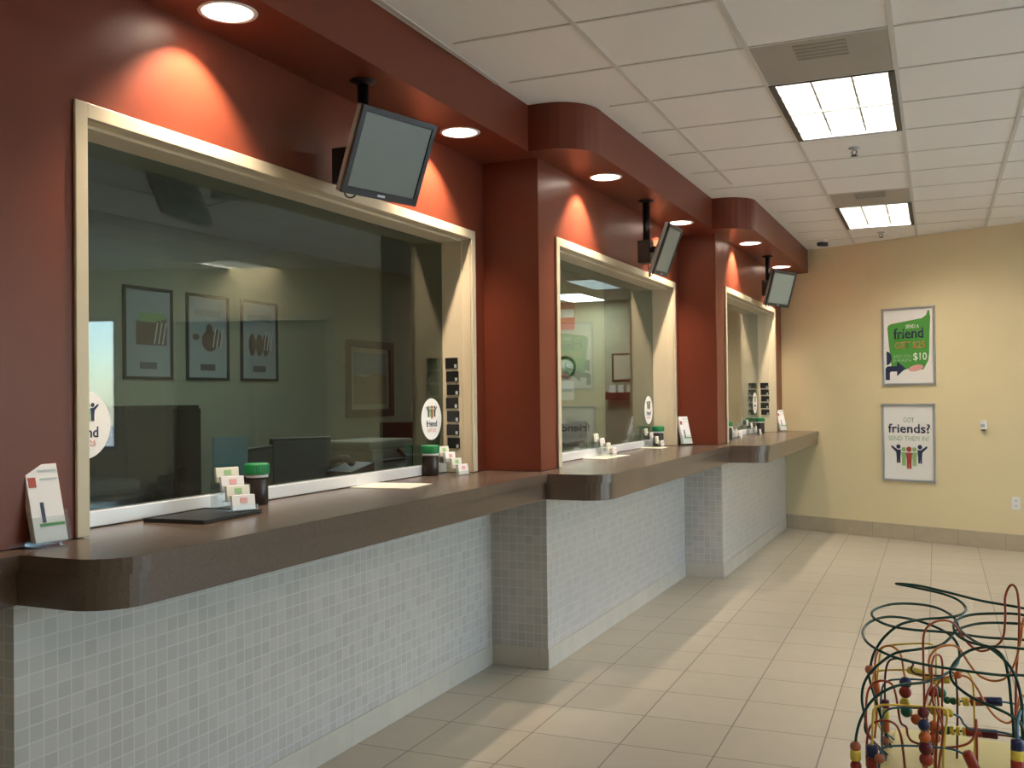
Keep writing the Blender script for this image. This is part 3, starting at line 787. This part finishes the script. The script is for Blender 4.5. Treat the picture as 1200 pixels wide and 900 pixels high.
def wire(mt, pts, r=.0028, beads=(), down=(True, True)):
    """pts: (px, py, depth y); ends run down into the base board"""
    P3 = [toyinv @ at(*p) for p in pts]
    for e, dn in ((0, down[0]), (-1, down[1])):
        if dn:
            q = P3[e].copy(); q.x = max(-.205, min(.205, q.x)); q.y = max(-.205, min(.205, q.y))
            q2 = Vector((q.x, q.y, .0145))
            if P3[e].z > .03:
                if e == 0: P3 = [q2] + P3
                else: P3 = P3 + [q2]
    C = spline(P3)
    C = [Vector((c.x, c.y, max(c.z, .0145))) for c in C]
    w = MB(); w.tube(C, r, 8); wo = w.build('wire', mt, toy)
    for (px, py, kind, bm_, size) in beads:
        best = min(range(len(C)), key=lambda i: (lambda q: math.hypot(q[0] - px, q[1] - py))(pix(C[i])))
        c = C[best]; tdir = (C[min(best + 1, len(C) - 1)] - C[max(best - 1, 0)]).normalized()
        b = MB()
        if kind == 'ball': b.lathe([(size * math.sin(PI * k / 10) + .0002, -size * math.cos(PI * k / 10)) for k in range(11)], c=c, axis=tdir, n=16)
        elif kind == 'cyl': b.lathe([(.003, -size), (size * .82, -size), (size, -size * .8), (size, size * .8), (size * .82, size), (.003, size)], c=c, axis=tdir, n=16)
        elif kind == 'long': b.lathe([(.003, -size * 1.9), (size * .7, -size * 1.9), (size, -size * 1.4), (size, size * 1.4), (size * .7, size * 1.9), (.003, size * 1.9)], c=c, axis=tdir, n=16)
        elif kind == 'disc': b.lathe([(.003, -size * .35), (size * .9, -size * .35), (size, -size * .15), (size, size * .15), (size * .9, size * .35), (.003, size * .35)], c=c, axis=tdir, n=16)
        b.build('bead', M[bm_], wo)
    return wo
toymat = toyinv.inverted()
def pix(c):
    d = (toymat @ c) - CP; w = d.dot(fw)
    return (600 + FPX * d.dot(CR) / w, 450 - FPX * d.dot(CU) / w)
B = .0135
# dark green loops lying nearly level above the toy
wire(M['wgreen'], [(1003, 900, 2.47), (1003, 866, 2.47), (1010, 840, 2.46), (1025, 818, 2.45), (1050, 804, 2.46), (1085, 799, 2.50), (1110, 789, 2.56), (1123, 775, 2.62), (1123, 758, 2.67), (1113, 744, 2.70), (1092, 733, 2.72), (1065, 725, 2.72), (1038, 723, 2.70), (1018, 730, 2.66), (1011, 742, 2.60), (1020, 756, 2.54), (1048, 770, 2.50), (1085, 779, 2.50), (1130, 786, 2.50), (1170, 791, 2.50), (1205, 793, 2.52), (1222, 812, 2.55), (1226, 840, 2.56)],
     .0033, [(1003, 873, 'ball', 'bnat', .0125), (1004, 885, 'cyl', 'byellow', .0125), (1005, 897, 'ball', 'bred', .013)])
wire(M['wgreen'], [(1020, 800, 2.66), (1020, 783, 2.66), (1024, 766, 2.65), (1036, 747, 2.64), (1055, 732, 2.64), (1080, 726, 2.66), (1105, 724, 2.68), (1124, 721, 2.70), (1132, 714, 2.74), (1124, 704, 2.78), (1105, 696, 2.81), (1075, 689, 2.82), (1050, 684, 2.82), (1075, 686, 2.79), (1110, 694, 2.76), (1150, 704, 2.73), (1200, 713, 2.70), (1225, 722, 2.68), (1232, 760, 2.66)],
     .0033, [(1020, 784, 'ball', 'bnat', .0125)])
wire(M['wgreen'], [(1230, 790, 2.60), (1225, 735, 2.62), (1200, 721, 2.66), (1165, 719, 2.70), (1135, 721, 2.70), (1119, 729, 2.66), (1120, 742, 2.62), (1135, 752, 2.58), (1162, 759, 2.55), (1176, 771, 2.53), (1182, 795, 2.52), (1185, 825, 2.52), (1188, 860, 2.52)], .0033)
wire(M['wgreen'], [(1234, 800, 2.70), (1228, 758, 2.70), (1200, 750, 2.68), (1155, 747, 2.66), (1110, 741, 2.64), (1070, 738, 2.62), (1042, 733, 2.64), (1024, 724, 2.68), (1024, 715, 2.72), (1045, 708, 2.76), (1075, 708, 2.77), (1100, 713, 2.75), (1118, 724, 2.70), (1125, 738, 2.66), (1140, 750, 2.60), (1165, 763, 2.54), (1186, 785, 2.50), (1196, 815, 2.49), (1198, 850, 2.49)], .0033)
wire(M['wgreen'], [(1016, 860, 2.60), (1014, 842, 2.60), (1010, 820, 2.60), (1013, 800, 2.60), (1025, 783, 2.60), (1048, 766, 2.61), (1075, 761, 2.62), (1100, 757, 2.64), (1113, 748, 2.67), (1122, 738, 2.70), (1145, 731, 2.73), (1175, 730, 2.72), (1205, 733, 2.70), (1228, 745, 2.68), (1236, 790, 2.66)], .0033)
wire(M['wgreen'], [(1232, 800, 2.46), (1222, 766, 2.48), (1195, 760, 2.52), (1160, 758, 2.56), (1135, 763, 2.58), (1119, 776, 2.56), (1114, 790, 2.54), (1120, 803, 2.52), (1140, 818, 2.50), (1165, 829, 2.48), (1185, 839, 2.47), (1197, 850, 2.47), (1200, 880, 2.47)], .0033)
# red and orange wires
wire(M['wred'], [(1016, 900, 2.50), (1016, 868, 2.50), (1021, 850, 2.50), (1034, 844, 2.50), (1048, 848, 2.50), (1055, 860, 2.50), (1059, 885, 2.50), (1061, 905, 2.50)])
wire(M['wred'], [(1018, 860, 2.58), (1015, 832, 2.58), (1018, 808, 2.58), (1030, 798, 2.58), (1044, 801, 2.58), (1050, 815, 2.57), (1055, 845, 2.57), (1062, 852, 2.55), (1064, 862, 2.53), (1072, 870, 2.50), (1100, 876, 2.48), (1130, 873, 2.48), (1142, 862, 2.50), (1144, 845, 2.52)], .0028,
     [(1083, 874, 'ball', 'bblue', .014)])
wire(M['wpurple'], [(1037, 880, 2.66), (1038, 850, 2.66), (1037, 800, 2.66), (1040, 778, 2.66), (1048, 772, 2.66), (1062, 773, 2.66), (1070, 778, 2.66), (1068, 784, 2.66), (1075, 790, 2.66), (1100, 792, 2.66), (1120, 795, 2.64)], .0026,
     [(1037, 822, 'cyl', 'bpurple', .010), (1037, 835, 'long', 'byellow', .009), (1037, 852, 'long', 'borange', .009), (1036, 868, 'ball', 'bnat', .012)])
wire(M['wred'], [(1082, 860, 2.58), (1083, 820, 2.58), (1082, 770, 2.58), (1083, 742, 2.58), (1093, 730, 2.59), (1108, 727, 2.60), (1119, 732, 2.62), (1128, 746, 2.63), (1138, 757, 2.63), (1150, 763, 2.62), (1165, 758, 2.61), (1175, 748, 2.60), (1178, 725, 2.60), (1178, 700, 2.60), (1184, 686, 2.60), (1191, 690, 2.59), (1194, 710, 2.58), (1194, 750, 2.58), (1191, 790, 2.57), (1190, 855, 2.57)], .0027)
wire(M['worange'], [(1095, 870, 2.54), (1094, 820, 2.54), (1090, 790, 2.54), (1089, 772, 2.54), (1098, 760, 2.55), (1112, 756, 2.56), (1124, 760, 2.58), (1136, 778, 2.58), (1148, 792, 2.58), (1165, 798, 2.57), (1180, 793, 2.56), (1190, 775, 2.55), (1196, 750, 2.55), (1200, 725, 2.55), (1212, 718, 2.55), (1220, 740, 2.55), (1222, 800, 2.55)], .0027,
     [(1096, 812, 'ball', 'bred', .0125), (1093, 850, 'ball', 'borange', .014), (1092, 862, 'ball', 'borange', .014)])
wire(M['worange'], [(1025, 865, 2.68), (1028, 830, 2.68), (1026, 795, 2.68), (1026, 772, 2.68), (1032, 760, 2.68), (1044, 757, 2.67), (1055, 766, 2.66), (1059, 785, 2.64), (1061, 800, 2.62), (1061, 830, 2.60), (1068, 838, 2.58), (1074, 843, 2.57), (1079, 850, 2.56), (1082, 870, 2.55)], .0028,
     [(1060, 799, 'ball', 'bblue', .0145), (1061, 812, 'ball', 'bred', .0145), (1062, 823, 'ball', 'byellow', .0125), (1064, 833, 'ball', 'bgreen', .0140), (1074, 843, 'ball', 'borange', .013), (1026, 806, 'long', 'borange', .010)])
wire(M['worange'], [(1088, 860, 2.62), (1087, 835, 2.62), (1100, 800, 2.62), (1112, 793, 2.62), (1124, 791, 2.62), (1136, 795, 2.62), (1146, 808, 2.62), (1155, 825, 2.61), (1168, 841, 2.60), (1182, 847, 2.60), (1191, 835, 2.60), (1196, 815, 2.60), (1204, 825, 2.60), (1206, 865, 2.60)], .0027,
     [(1122, 792, 'ball', 'borange', .009)])
wire(M['wred'], [(1100, 900, 2.46), (1105, 860, 2.46), (1103, 845, 2.46), (1098, 832, 2.47), (1093, 820, 2.48), (1096, 805, 2.50), (1100, 830, 2.50), (1097, 880, 2.50)], .0026)
# stacked column of beads at the middle
wire(M['wred'], [(1086, 905, 2.44), (1085, 880, 2.44), (1083, 855, 2.44), (1082, 835, 2.45), (1086, 815, 2.46), (1092, 800, 2.48), (1092, 780, 2.50), (1096, 768, 2.52), (1104, 775, 2.54), (1104, 830, 2.54)], .0026,
     [(1082, 836, 'ball', 'bpurple', .0125), (1083, 850, 'ball', 'bblue', .0130), (1084, 863, 'ball', 'borange', .0130), (1093, 876, 'ball', 'bpurple', .0150), (1087, 889, 'ball', 'bred', .0150), (1085, 876, 'ball', 'bblue', .013)])
# yellow wires
wire(M['wyellow'], [(1022, 870, 2.74), (1027, 810, 2.74), (1030, 775, 2.74), (1034, 760, 2.74), (1044, 756, 2.74), (1082, 754, 2.73), (1095, 758, 2.72), (1097, 775, 2.70), (1096, 820, 2.70)], .0026)
wire(M['wyellow'], [(1030, 850, 2.70), (1024, 812, 2.70), (1024, 792, 2.70), (1032, 786, 2.70), (1060, 785, 2.70), (1076, 788, 2.70), (1090, 794, 2.69), (1108, 797, 2.68), (1121, 793, 2.67), (1130, 786, 2.66), (1140, 800, 2.66), (1142, 850, 2.66)], .0027,
     [(1072, 788, 'long', 'byellow', .010), (1089, 794, 'long', 'byellow', .0095), (1105, 797, 'long', 'byellow', .008)])
wire(M['wyellow'], [(1022, 900, 2.48), (1023, 840, 2.48), (1028, 828, 2.48), (1045, 826, 2.48), (1080, 828, 2.47), (1104, 830, 2.46), (1110, 838, 2.46), (1107, 865, 2.46), (1105, 905, 2.46)], .0028,
     [(1022, 882, 'cyl', 'bblue', .0135), (1022, 897, 'cyl', 'bred', .0125)])
# blue wires
wire(M['wblue'], [(1033, 850, 2.72), (1033, 812, 2.72), (1039, 799, 2.72), (1055, 796, 2.72), (1085, 797, 2.72), (1098, 803, 2.72), (1103, 812, 2.72), (1108, 820, 2.71), (1130, 822, 2.70), (1165, 822, 2.70), (1190, 825, 2.70), (1210, 832, 2.70), (1214, 870, 2.70)], .0026,
     [(1100, 813, 'ball', 'bgreen', .0125), (1109, 821, 'ball', 'bgreen', .009), (1118, 821, 'ball', 'bgreen', .009), (1124, 822, 'disc', 'byellow', .011), (1130, 822, 'disc', 'byellow', .011), (1135, 822, 'disc', 'byellow', .011), (1142, 822, 'cyl', 'bred', .011), (1151, 822, 'cyl', 'bpurple', .011), (1161, 823, 'cyl', 'bblue', .011), (1169, 824, 'cyl', 'bblue', .011)])
wire(M['wblue'], [(1034, 880, 2.56), (1034, 845, 2.56), (1040, 832, 2.56), (1060, 829, 2.56), (1085, 831, 2.56), (1110, 835, 2.56), (1124, 840, 2.57), (1130, 849, 2.58), (1140, 855, 2.58), (1165, 857, 2.58), (1195, 864, 2.57), (1208, 880, 2.57)], .0026,
     [(1096, 829, 'ball', 'byellow', .012), (1109, 833, 'long', 'byellow', .0095)])
wire(M['wpurple'], [(1092, 885, 2.62), (1095, 862, 2.62), (1105, 856, 2.62), (1130, 857, 2.61), (1160, 860, 2.61), (1185, 863, 2.60), (1205, 868, 2.60), (1210, 890, 2.60)], .0026,
     [(1103, 857, 'ball', 'bgreen', .010), (1110, 857, 'ball', 'bgreen', .010), (1117, 857, 'disc', 'byellow', .011), (1123, 857, 'disc', 'byellow', .011), (1129, 857, 'disc', 'byellow', .011), (1137, 858, 'cyl', 'bred', .011), (1146, 859, 'cyl', 'bred', .011), (1155, 860, 'cyl', 'bpurple', .011), (1163, 861, 'cyl', 'bpurple', .011)])
wire(M['wblue'], [(1030, 900, 2.46), (1032, 882, 2.46), (1040, 875, 2.46), (1070, 874, 2.46), (1110, 877, 2.46), (1128, 883, 2.46), (1138, 892, 2.46), (1141, 910, 2.46)], .0026,
     [(1138, 893, 'long', 'bred', .012), (1031, 890, 'ball', 'bnat', .011)])
wire(M['wblue'], [(1192, 900, 2.44), (1192, 870, 2.44), (1192, 850, 2.46), (1194, 838, 2.48), (1200, 830, 2.50), (1210, 850, 2.50)], .004,
     [(1196, 872, 'cyl', 'bblue', .013), (1196, 884, 'cyl', 'byellow', .013), (1196, 896, 'cyl', 'bred', .013)])

# ------------------------------------------------------------------ back office contents
def office_poster(y, z, art, lb):
    t = thing('framed_picture', lb, 'picture', (-6.4, y, z), PI / 2, 'posters on the office wall')
    w, h = .575, .80; poster_frame(t, w, h, M['black'], .025, .025, M['pgrey'])
    mb = MB()
    if art == 0: mb.slab([(-.14, .30), (.22, .30), (.22, .54), (-.05, .56), (-.14, .50)], -.0085, -.0095)
    elif art == 1:
        mb.slab([(.11 * math.cos(2 * PI * k / 20) + .03, .37 + .10 * math.sin(2 * PI * k / 20)) for k in range(20)], -.0085, -.0095)
    else:
        for dx in (-.11, 0, .10): mb.slab([(.055 * math.cos(2 * PI * k / 16) + dx, .36 + .11 * math.sin(2 * PI * k / 16)) for k in range(16)], -.0085 - abs(dx) * .001, -.0095 - abs(dx) * .001)
    for q in range(3):
        x_ = (-.16, .02, .14)[q] if art == 1 else (-.02, .12, .18)[q]; z_ = (.40, .47, .40)[q] if art == 1 else (.40, .46, .44)[q]
        if art < 2: mb.slab([(x_ + .045 * math.cos(2 * PI * k / 12), z_ + (.03 + .03 * q) * math.sin(2 * PI * k / 12)) for k in range(12)], -.0097 - .0005 * q, -.0104 - .0005 * q)
    mb.build('picture_art', M['skin'], t)
    mb = MB()
    for q in range(3): mb.slab([(.06 + .05 * q, .31), (.075 + .05 * q, .31), (.115 + .05 * q, .50), (.10 + .05 * q, .50)], -.0125, -.0132)
    mb.build('pale_stripes', M['white'], t)
    mb = MB()
    if art == 0: mb.slab([(-.12, .50), (.20, .50), (.20, .58), (-.10, .58)], -.0097, -.0105)
    else: mb.slab([(-.18, .60), (.18, .60), (.18, .66), (-.18, .66)], -.0085, -.0095)
    mb.build('print_band', M['plime'] if art == 0 else M['art_sky'], t)
    mb = MB(); mb.slab([(-.10, .09), (.10, .09), (.10, .15), (-.10, .15)], -.0085, -.0095); mb.build('logo_block', M['greyplastic'], t)
office_poster(6.555, 1.677, 0, 'black framed poster with green picture behind the largest window, nearest of three')
office_poster(7.305, 1.677, 1, 'black framed poster behind the largest window, middle of three')
office_poster(8.058, 1.677, 2, 'black framed poster behind the largest window, third of the three, three brown shapes')
t = thing('framed_picture', 'brown framed landscape picture seen through the right part of the largest window', 'picture', (-6.4, 10.12, 1.27), PI / 2)
w, h = 1.04, .905; poster_frame(t, w, h, M['frame_wood'], .09, .03, M['mattboard'])
mb = MB(); mb.box((-.36, -.0095, .50), (.36, -.0085, .76)); mb.build('sky_paint', M['art_sky'], t)
mb = MB(); mb.slab([(-.36, .15), (.36, .15), (.36, .50), (.10, .52), (-.1, .47), (-.36, .50)], -.0085, -.0097); mb.build('land_paint', M['art_land'], t)

t = thing('wall_clock', 'round dark-rimmed wall clock seen through the middle window', 'clock', (-5.95, 15.5, 1.975), 0)
mb = MB(); n = 32
mb.lathe([(.150, -.001), (.185, -.001), (.185, -.035), (.165, -.045), (.150, -.03)], c=(0, 0, 0), axis=(0, 1, 0), n=n, cap=False); mb.build('rim', M['black'], t)
mb = MB(); mb.lathe([(.001, -.012), (.150, -.012), (.150, -.002), (.001, -.002)], axis=(0, 1, 0), n=n); mb.build('dial', M['white'], t)
mb = MB(); mb.box((-.006, -.016, -.01), (.006, -.014, .075)); mb.build('hour_hand', M['black'], t)
mb = MB(); mb.slab([(-.01, -.005), (.105, -.055), (.108, -.047), (.0, .006)], -.017, -.0155); mb.build('minute_hand', M['black'], t)
t = thing('banner_sign', 'orange-red sign with white band high on the office wall above the clock', 'sign', (-5.92, 15.5, 2.60), 0)
mb = MB(); mb.box((-.34, -.02, 0), (.14, -.001, .56)); mb.build('panel', M['signred'], t)
mb = MB(); mb.box((-.34, -.0225, .20), (.14, -.0205, .34)); mb.build('white_band', M['white'], t)
t = thing('office_notice', 'white notice sheet on the office wall under the clock', 'notice', (-5.95, 15.5, 1.42), 0)
mb = MB(); mb.box((-.14, -.004, 0), (.14, -.001, .32)); mb.build('sheet', M['white'], t)
mb = MB(); mb.box((-.10, -.0055, .14), (.10, -.0042, .18)); mb.build('print_line', M['pgrey'], t)
t = thing('framed_notice', 'small brown framed notice on the office wall, above the dark red rack', 'notice', (-4.97, 15.5, 1.72), 0)
poster_frame(t, .34, .46, M['frame_wood'], .03, .02, M['mattboard'])
t = thing('leaflet_rack', 'dark red wall rack with leaflets on the office wall seen through the middle window', 'rack', (-4.97, 15.5, 1.42), 0)
mb = MB(); mb.box((-.26, -.10, 0), (.26, -.001, .02)); mb.box((-.26, -.10, .02), (.26, -.085, .12)); mb.box((-.26, -.085, .02), (-.245, -.001, .14)); mb.box((.245, -.085, .02), (.26, -.001, .14)); mb.build('shelf', M['signdark'], t)
for k in range(3):
    mb = MB(); mb.box((-.20 + .15 * k, -.06, .021), (-.10 + .15 * k, -.045, .24)); mb.build('leaflet', M['card'], t)
t = thing('office_partition', 'low grey-brown partition in the office, seen at the bottom of the middle window', 'partition', (-4.3, 9.2, .0045), R(8))
mb = MB(); mb.box((-.025, 0, .06), (.025, 4.4, 1.10), .006); mb.build('panel', M['partition'], t)
mb = MB(); mb.box((-.03, 0, 1.1005), (.03, 4.4, 1.125), .004); mb.build('top_rail', M['greyplastic'], t)
for yy in (.3, 2.2, 4.1):
    mb = MB(); mb.box((-.18, yy, 0), (.18, yy + .04, .0595), .004); mb.build('foot', M['greyplastic'], t)
# office ceiling light fixtures (seen through the panes)
for x, y, lit, lb in ((-5.40, 14.55, True, 'lit fluorescent fixture on the office ceiling, seen through the middle window'), (-4.45, 12.95, None, 'dimmer square fixture on the office ceiling, seen through the middle window'),
                      (-4.6, 3.2, False, 'unlit white fixture on the office ceiling behind the largest window'), (-4.6, 7.0, True, 'lit fluorescent fixture on the office ceiling behind the largest window')):
    t = thing('office_ceiling_light', lb, 'ceiling light', (x, y, CH), 0, 'office ceiling lights')
    mb = MB(); mb.box((-.30, -.60, -.03), (.30, .60, -.0006), .004); mb.build('housing', M['lampwhite'], t)
    mb = MB(); mb.box((-.27, -.57, -.036), (.27, .57, -.0305)); mb.build('diffuser', (M['officetube'] if y > 10 else M['officedim']) if lit else M['white'] if lit is False else M['officefaint'], t)

def desk(x0, x1, y0, y1, z, lb):
    t = thing('office_desk', lb, 'desk', (x0, y0, 0), 0, 'desks behind the glass')
    w, l = x1 - x0, y1 - y0
    mb = MB(); mb.box((0, 0, z - .03), (w, l, z), .004); mb.build('desktop', M['dkwood'], t)
    for yy in (.03, l - .06):
        mb = MB(); mb.box((.02, yy, .005), (w - .02, yy + .03, z - .031)); mb.build('side_panel', M['dkwood'], t)
    mb = MB(); mb.box((.02, .06, .2), (.05, l - .06, z - .031)); mb.build('modesty_panel', M['dkwood'], t)
desk(-3.95, -3.12, 2.35, 4.75, .76, 'dark office desk behind the largest window')
desk(-4.6, -3.6, 5.0, 7.2, .76, 'dark office desk deeper in the office')
desk(-3.5, -2.75, 5.5, 7.6, .76, 'dark office desk behind the middle window')
# tall dark cabinet
t = thing('tall_cabinet', 'tall dark brown cabinet in the office behind the largest window', 'cabinet', (-4.25, 4.25, .004), 0)
mb = MB(); mb.box((-.25, -.27, 0), (.20, .30, 1.46), .004); mb.build('body', M['dkwood'], t)
for y0, y1 in ((-.265, .07), (.08, .295)):
    mb = MB(); mb.box((.201, y0, .06), (.218, y1, 1.44), .002); dd = mb.build('door', M['dkwood'], t)
    mb = MB(); mb.box((.2185, y1 - .05 if y0 < 0 else y0 + .02, .75), (.232, y1 - .035 if y0 < 0 else y0 + .035, .95)); mb.build('handle', M['blackm'], dd)
# printer
t = thing('printer', 'dark printer with white label behind the left end of the largest window', 'printer', (-3.35, 3.02, CZ - .32), 0)
t.location.z = .7605
mb = MB(); mb.box((-.2, -.24, 0), (.2, .24, .34), .012); mb.build('body', M['black'], t)
mb = MB(); mb.box((-.19, -.22, .342), (.15, .22, .40), .02); mb.build('lid', M['greyplastic'], t)
mb = MB(); mb.box((.201, -.06, .24), (.2035, .04, .30)); mb.build('label_plate', M['bluegrey'], t)
mb = MB(); mb.box((.201, -.16, .08), (.32, .16, .095)); mb.build('paper_tray', M['greyplastic'], t)
t = thing('document_stand', 'pale blue sheet on a document stand behind the largest window', 'document stand', (-3.40, 4.07, .7605), R(70))
mb = MB(); mb.box((-.10, -.06, 0), (.10, .10, .015), .003); mb.tube([(0, .05, .015), (0, .04, .35)], .008); mb.build('stand', M['greyplastic'], t)
mb = MB(); mb.box((-.10, .025, .33), (.10, .030, .54)); mb.build('sheet', M['bluegrey'], t)
# office monitors
def office_monitor(x, y, z, rz, lb):
    t = thing('computer_monitor', lb, 'monitor', (x, y, z), rz, 'computer monitors in the office')
    mb = MB(); mb.lathe([(.11, 0), (.11, .01), (.03, .02), (.025, .14)], n=20); mb.build('stand', M['black'], t)
    mb = MB(); mb.box((-.22, -.02, .12), (.22, .02, .47), .008); mb.box((-.13, .02, .18), (.13, .05, .40), .012); mb.build('casing', M['black'], t)
    mb = MB(); mb.box((-.20, -.0225, .145), (.20, -.0205, .45)); mb.build('screen', M['greyplastic'], t)
office_monitor(-3.55, 4.45, .7605, R(110), 'black computer monitor beside the document stand behind the largest window')
office_monitor(-3.05, 6.9, .7605, R(150), 'black computer monitor seen through the middle window')
office_monitor(-4.1, 5.6, .7605, R(60), 'black computer monitor on the deeper desk behind the largest window')
# beige computer tower / copier
t = thing('photocopier', 'beige photocopier in the office behind the right half of the largest window', 'photocopier', (-4.2, 6.62, .7605), 0)
mb = MB(); mb.box((-.22, -.30, 0), (.22, .30, .34), .01); mb.build('body', M['beigeplastic'], t)
mb = MB(); mb.box((-.22, -.32, .342), (.22, .32, .41), .02); mb.build('lid', M['beigeplastic'], t)
mb = MB(); mb.box((.221, -.28, .25), (.30, .10, .27), .004); mb.build('output_tray', M['greyplastic'], t)
mb = MB(); mb.tube([(.235, .02, .04), (.28, .10, .15), (.25, .16, .26), (.235, .05, .33)], .012); mb.build('cable', M['dkwood'], t)
# shelf unit with dark binders
t = thing('shelf_unit', 'dark open shelf unit in the office near the round sticker of the largest window', 'shelf', (-4.3, 7.55, .004), 0)
mb = MB(); mb.box((-.2, -.28, 0), (.2, -.26, 1.28)); mb.box((-.2, .26, 0), (.2, .28, 1.28)); mb.box((-.2, -.26, 0), (-.19, .26, 1.28))
for z in (.02, .42, .82, 1.02, 1.26): mb.box((-.19, -.26, z), (.2, .26, z + .02))
mb.build('carcass', M['dkwood'], t)
for k in range(7):
    b = MB(); yy = -.24 + k * .068; b.box((-.17, yy, 0), (.13, yy + .055, .165 - .02 * (k % 2)), .003); o = b.build('binder', M['greyplastic'] if k % 3 else M['bluefolder'])
    o.location = (-4.3, 7.55, 1.0455); nth = ('first', 'second', 'third', 'fourth', 'fifth', 'sixth', 'seventh')[k]
    tag(o, f'{nth} binder from the near end of the dark office shelf', 'binder', 'binders on the office shelf')
# office chairs
def office_chair(x, y, rz, lb):
    t = thing('office_chair', lb, 'chair', (x, y, .004), rz, 'office chairs behind the glass')
    mb = MB()
    for k in range(5):
        a = 2 * PI * k / 5; mb.tube([(0, 0, .10), (.28 * math.cos(a), .28 * math.sin(a), .07)], .02); mb.ball((.28 * math.cos(a), .28 * math.sin(a), .03), .03)
    mb.build('base', M['black'], t)
    mb = MB(); mb.tube([(0, 0, .09), (0, 0, .43)], .025); mb.build('column', M['black'], t)
    mb = MB(); mb.box((-.24, -.24, .43), (.24, .24, .51), .03); mb.build('seat', M['black'], t)
    mb = MB(); mb.box((-.22, .20, .58), (.22, .27, 1.16), .03); mb.tube([(0, .18, .47), (0, .27, .55), (0, .25, .75)], .02); mb.build('backrest', M['black'], t)
    for sg in (-1, 1):
        mb = MB(); mb.tube([(sg * .24, .05, .47), (sg * .30, .05, .50), (sg * .30, .05, .68), (sg * .30, -.18, .68)], .015); mb.build('armrest', M['black'], t)
office_chair(-4.35, 3.4, R(-60), 'black office chair behind the left half of the largest window')
office_chair(-3.95, 8.6, R(-120), 'black office chair in the office left of the middle window')
# desk telephone near the glass
t = thing('telephone', 'grey desk telephone behind the right half of the largest window', 'telephone', (-3.02, 4.55, CZ + .0005), R(80))
t.location = (-2.94, 4.45, CZ + .0005)
mb = MB(); mb.slab([(-.09, 0), (.09, 0), (.09, .07), (-.09, .03)], -.09, .09); mb.build('base', M['black'], t)
mb = MB(); mb.tube([(-.07, -.08, .075), (-.05, -.03, .095), (-.05, .03, .095), (-.07, .08, .075)], .02); mb.build('handset', M['black'], t)
# blue-grey card by the glass
o = MB(); o.box((-.035, -.003, 0), (.035, .003, .10)); o = o.build('price_card', M['bluegrey']); o.location = (-2.93, 4.72, CZ + .0005); o.rotation_euler = (R(-8), 0, R(70)); tag(o, 'small pale blue card standing behind the glass left of the round sticker', 'card')

# ------------------------------------------------------------------ outdoors beyond the shop windows
mb = MB(); mb.box((6.5, -25, -.12), (60, 45, -.06)); mb.box((-10, 16.2, -.12), (6.5, 45, -.06)); struct(mb.build('ground', M['asphalt']))
def tree(x, y, h, lb):
    t = thing('tree', lb, 'tree', (x, y, -.06), 0, 'trees outside the shop windows')
    mb = MB(); mb.tube([(0, 0, 0), (.05, 0, h * .3), (0, .05, h * .6)], .14, 10); mb.build('trunk', M['bark'], t)
    tm = bmesh.new(); bmesh.ops.create_icosphere(tm, subdivisions=4, radius=1)
    for v in tm.verts:
        k = 1 + .22 * math.sin(7 * v.co.x + 3 * v.co.z) * math.sin(6 * v.co.y) + random.uniform(-.08, .08); v.co = Vector((v.co.x * h * .32 * k, v.co.y * h * .32 * k, h * .66 + v.co.z * h * .34 * k))
    mb = MB(); mb.merge(tm, smooth=False); mb.build('crown', M['leaf'], t)
tree(11.5, 13.0, 3.0, 'round tree outside, seen reflected in the left of the largest window')
tree(15.0, 16.5, 3.6, 'taller tree outside behind the round tree')

# ------------------------------------------------------------------ sky, portals, camera, view
w = bpy.data.worlds.new('sky'); SC.world = w; w.use_nodes = True; nt = w.node_tree
bg = nt.nodes['Background']; sk = nt.nodes.new('ShaderNodeTexSky'); sk.sky_type = 'NISHITA'; sk.sun_disc = False
sk.sun_elevation = R(38); sk.sun_rotation = R(200); sk.air_density = 1.0; sk.dust_density = .4; sk.ozone_density = 3.0
nt.links.new(sk.outputs[0], bg.inputs[0]); bg.inputs[1].default_value = .62
SU = bpy.data.lights.new('sun', 'SUN'); SU.energy = 17; SU.angle = R(.6); SU.color = (1, .97, .94)
so = bpy.data.objects.new('sun', SU); COL.objects.link(so); so.rotation_euler = (0, R(-38), R(25))
def portal(loc, rz, sx, sy):
    L = bpy.data.lights.new('window_portal', 'AREA'); L.shape = 'RECTANGLE'; L.size = sx; L.size_y = sy; L.cycles.is_portal = True
    o = bpy.data.objects.new('window_portal', L); COL.objects.link(o); o.location = loc; o.rotation_euler = (R(90), 0, rz); return o
portal((RX + .02, (WY[0] + WY[1]) / 2, 1.45), R(90), WY[1] - WY[0] - .1, 2.1)
pb = bw(5.0, -.08); portal((pb.x, pb.y, 1.7), BROT, .9, 1.5)

cam = bpy.data.cameras.new('camera'); cam.sensor_width = 36; cam.lens = FPX / 1200 * 36; cam.clip_end = 200; cam.clip_start = .05
co = bpy.data.objects.new('camera', cam); COL.objects.link(co)
Mx = Matrix((CR, CU, -fw)).transposed().to_4x4(); Mx.translation = CP; co.matrix_world = Mx
SC.camera = co
vs = SC.view_settings; vs.view_transform = 'Standard'; vs.look = 'None'; vs.gamma = 1; vs.use_curve_mapping = False; vs.exposure = 1.32
SC.cycles.use_denoising = True; SC.cycles.max_bounces = 10; SC.cycles.transparent_max_bounces = 16; SC.cycles.sample_clamp_indirect = 6
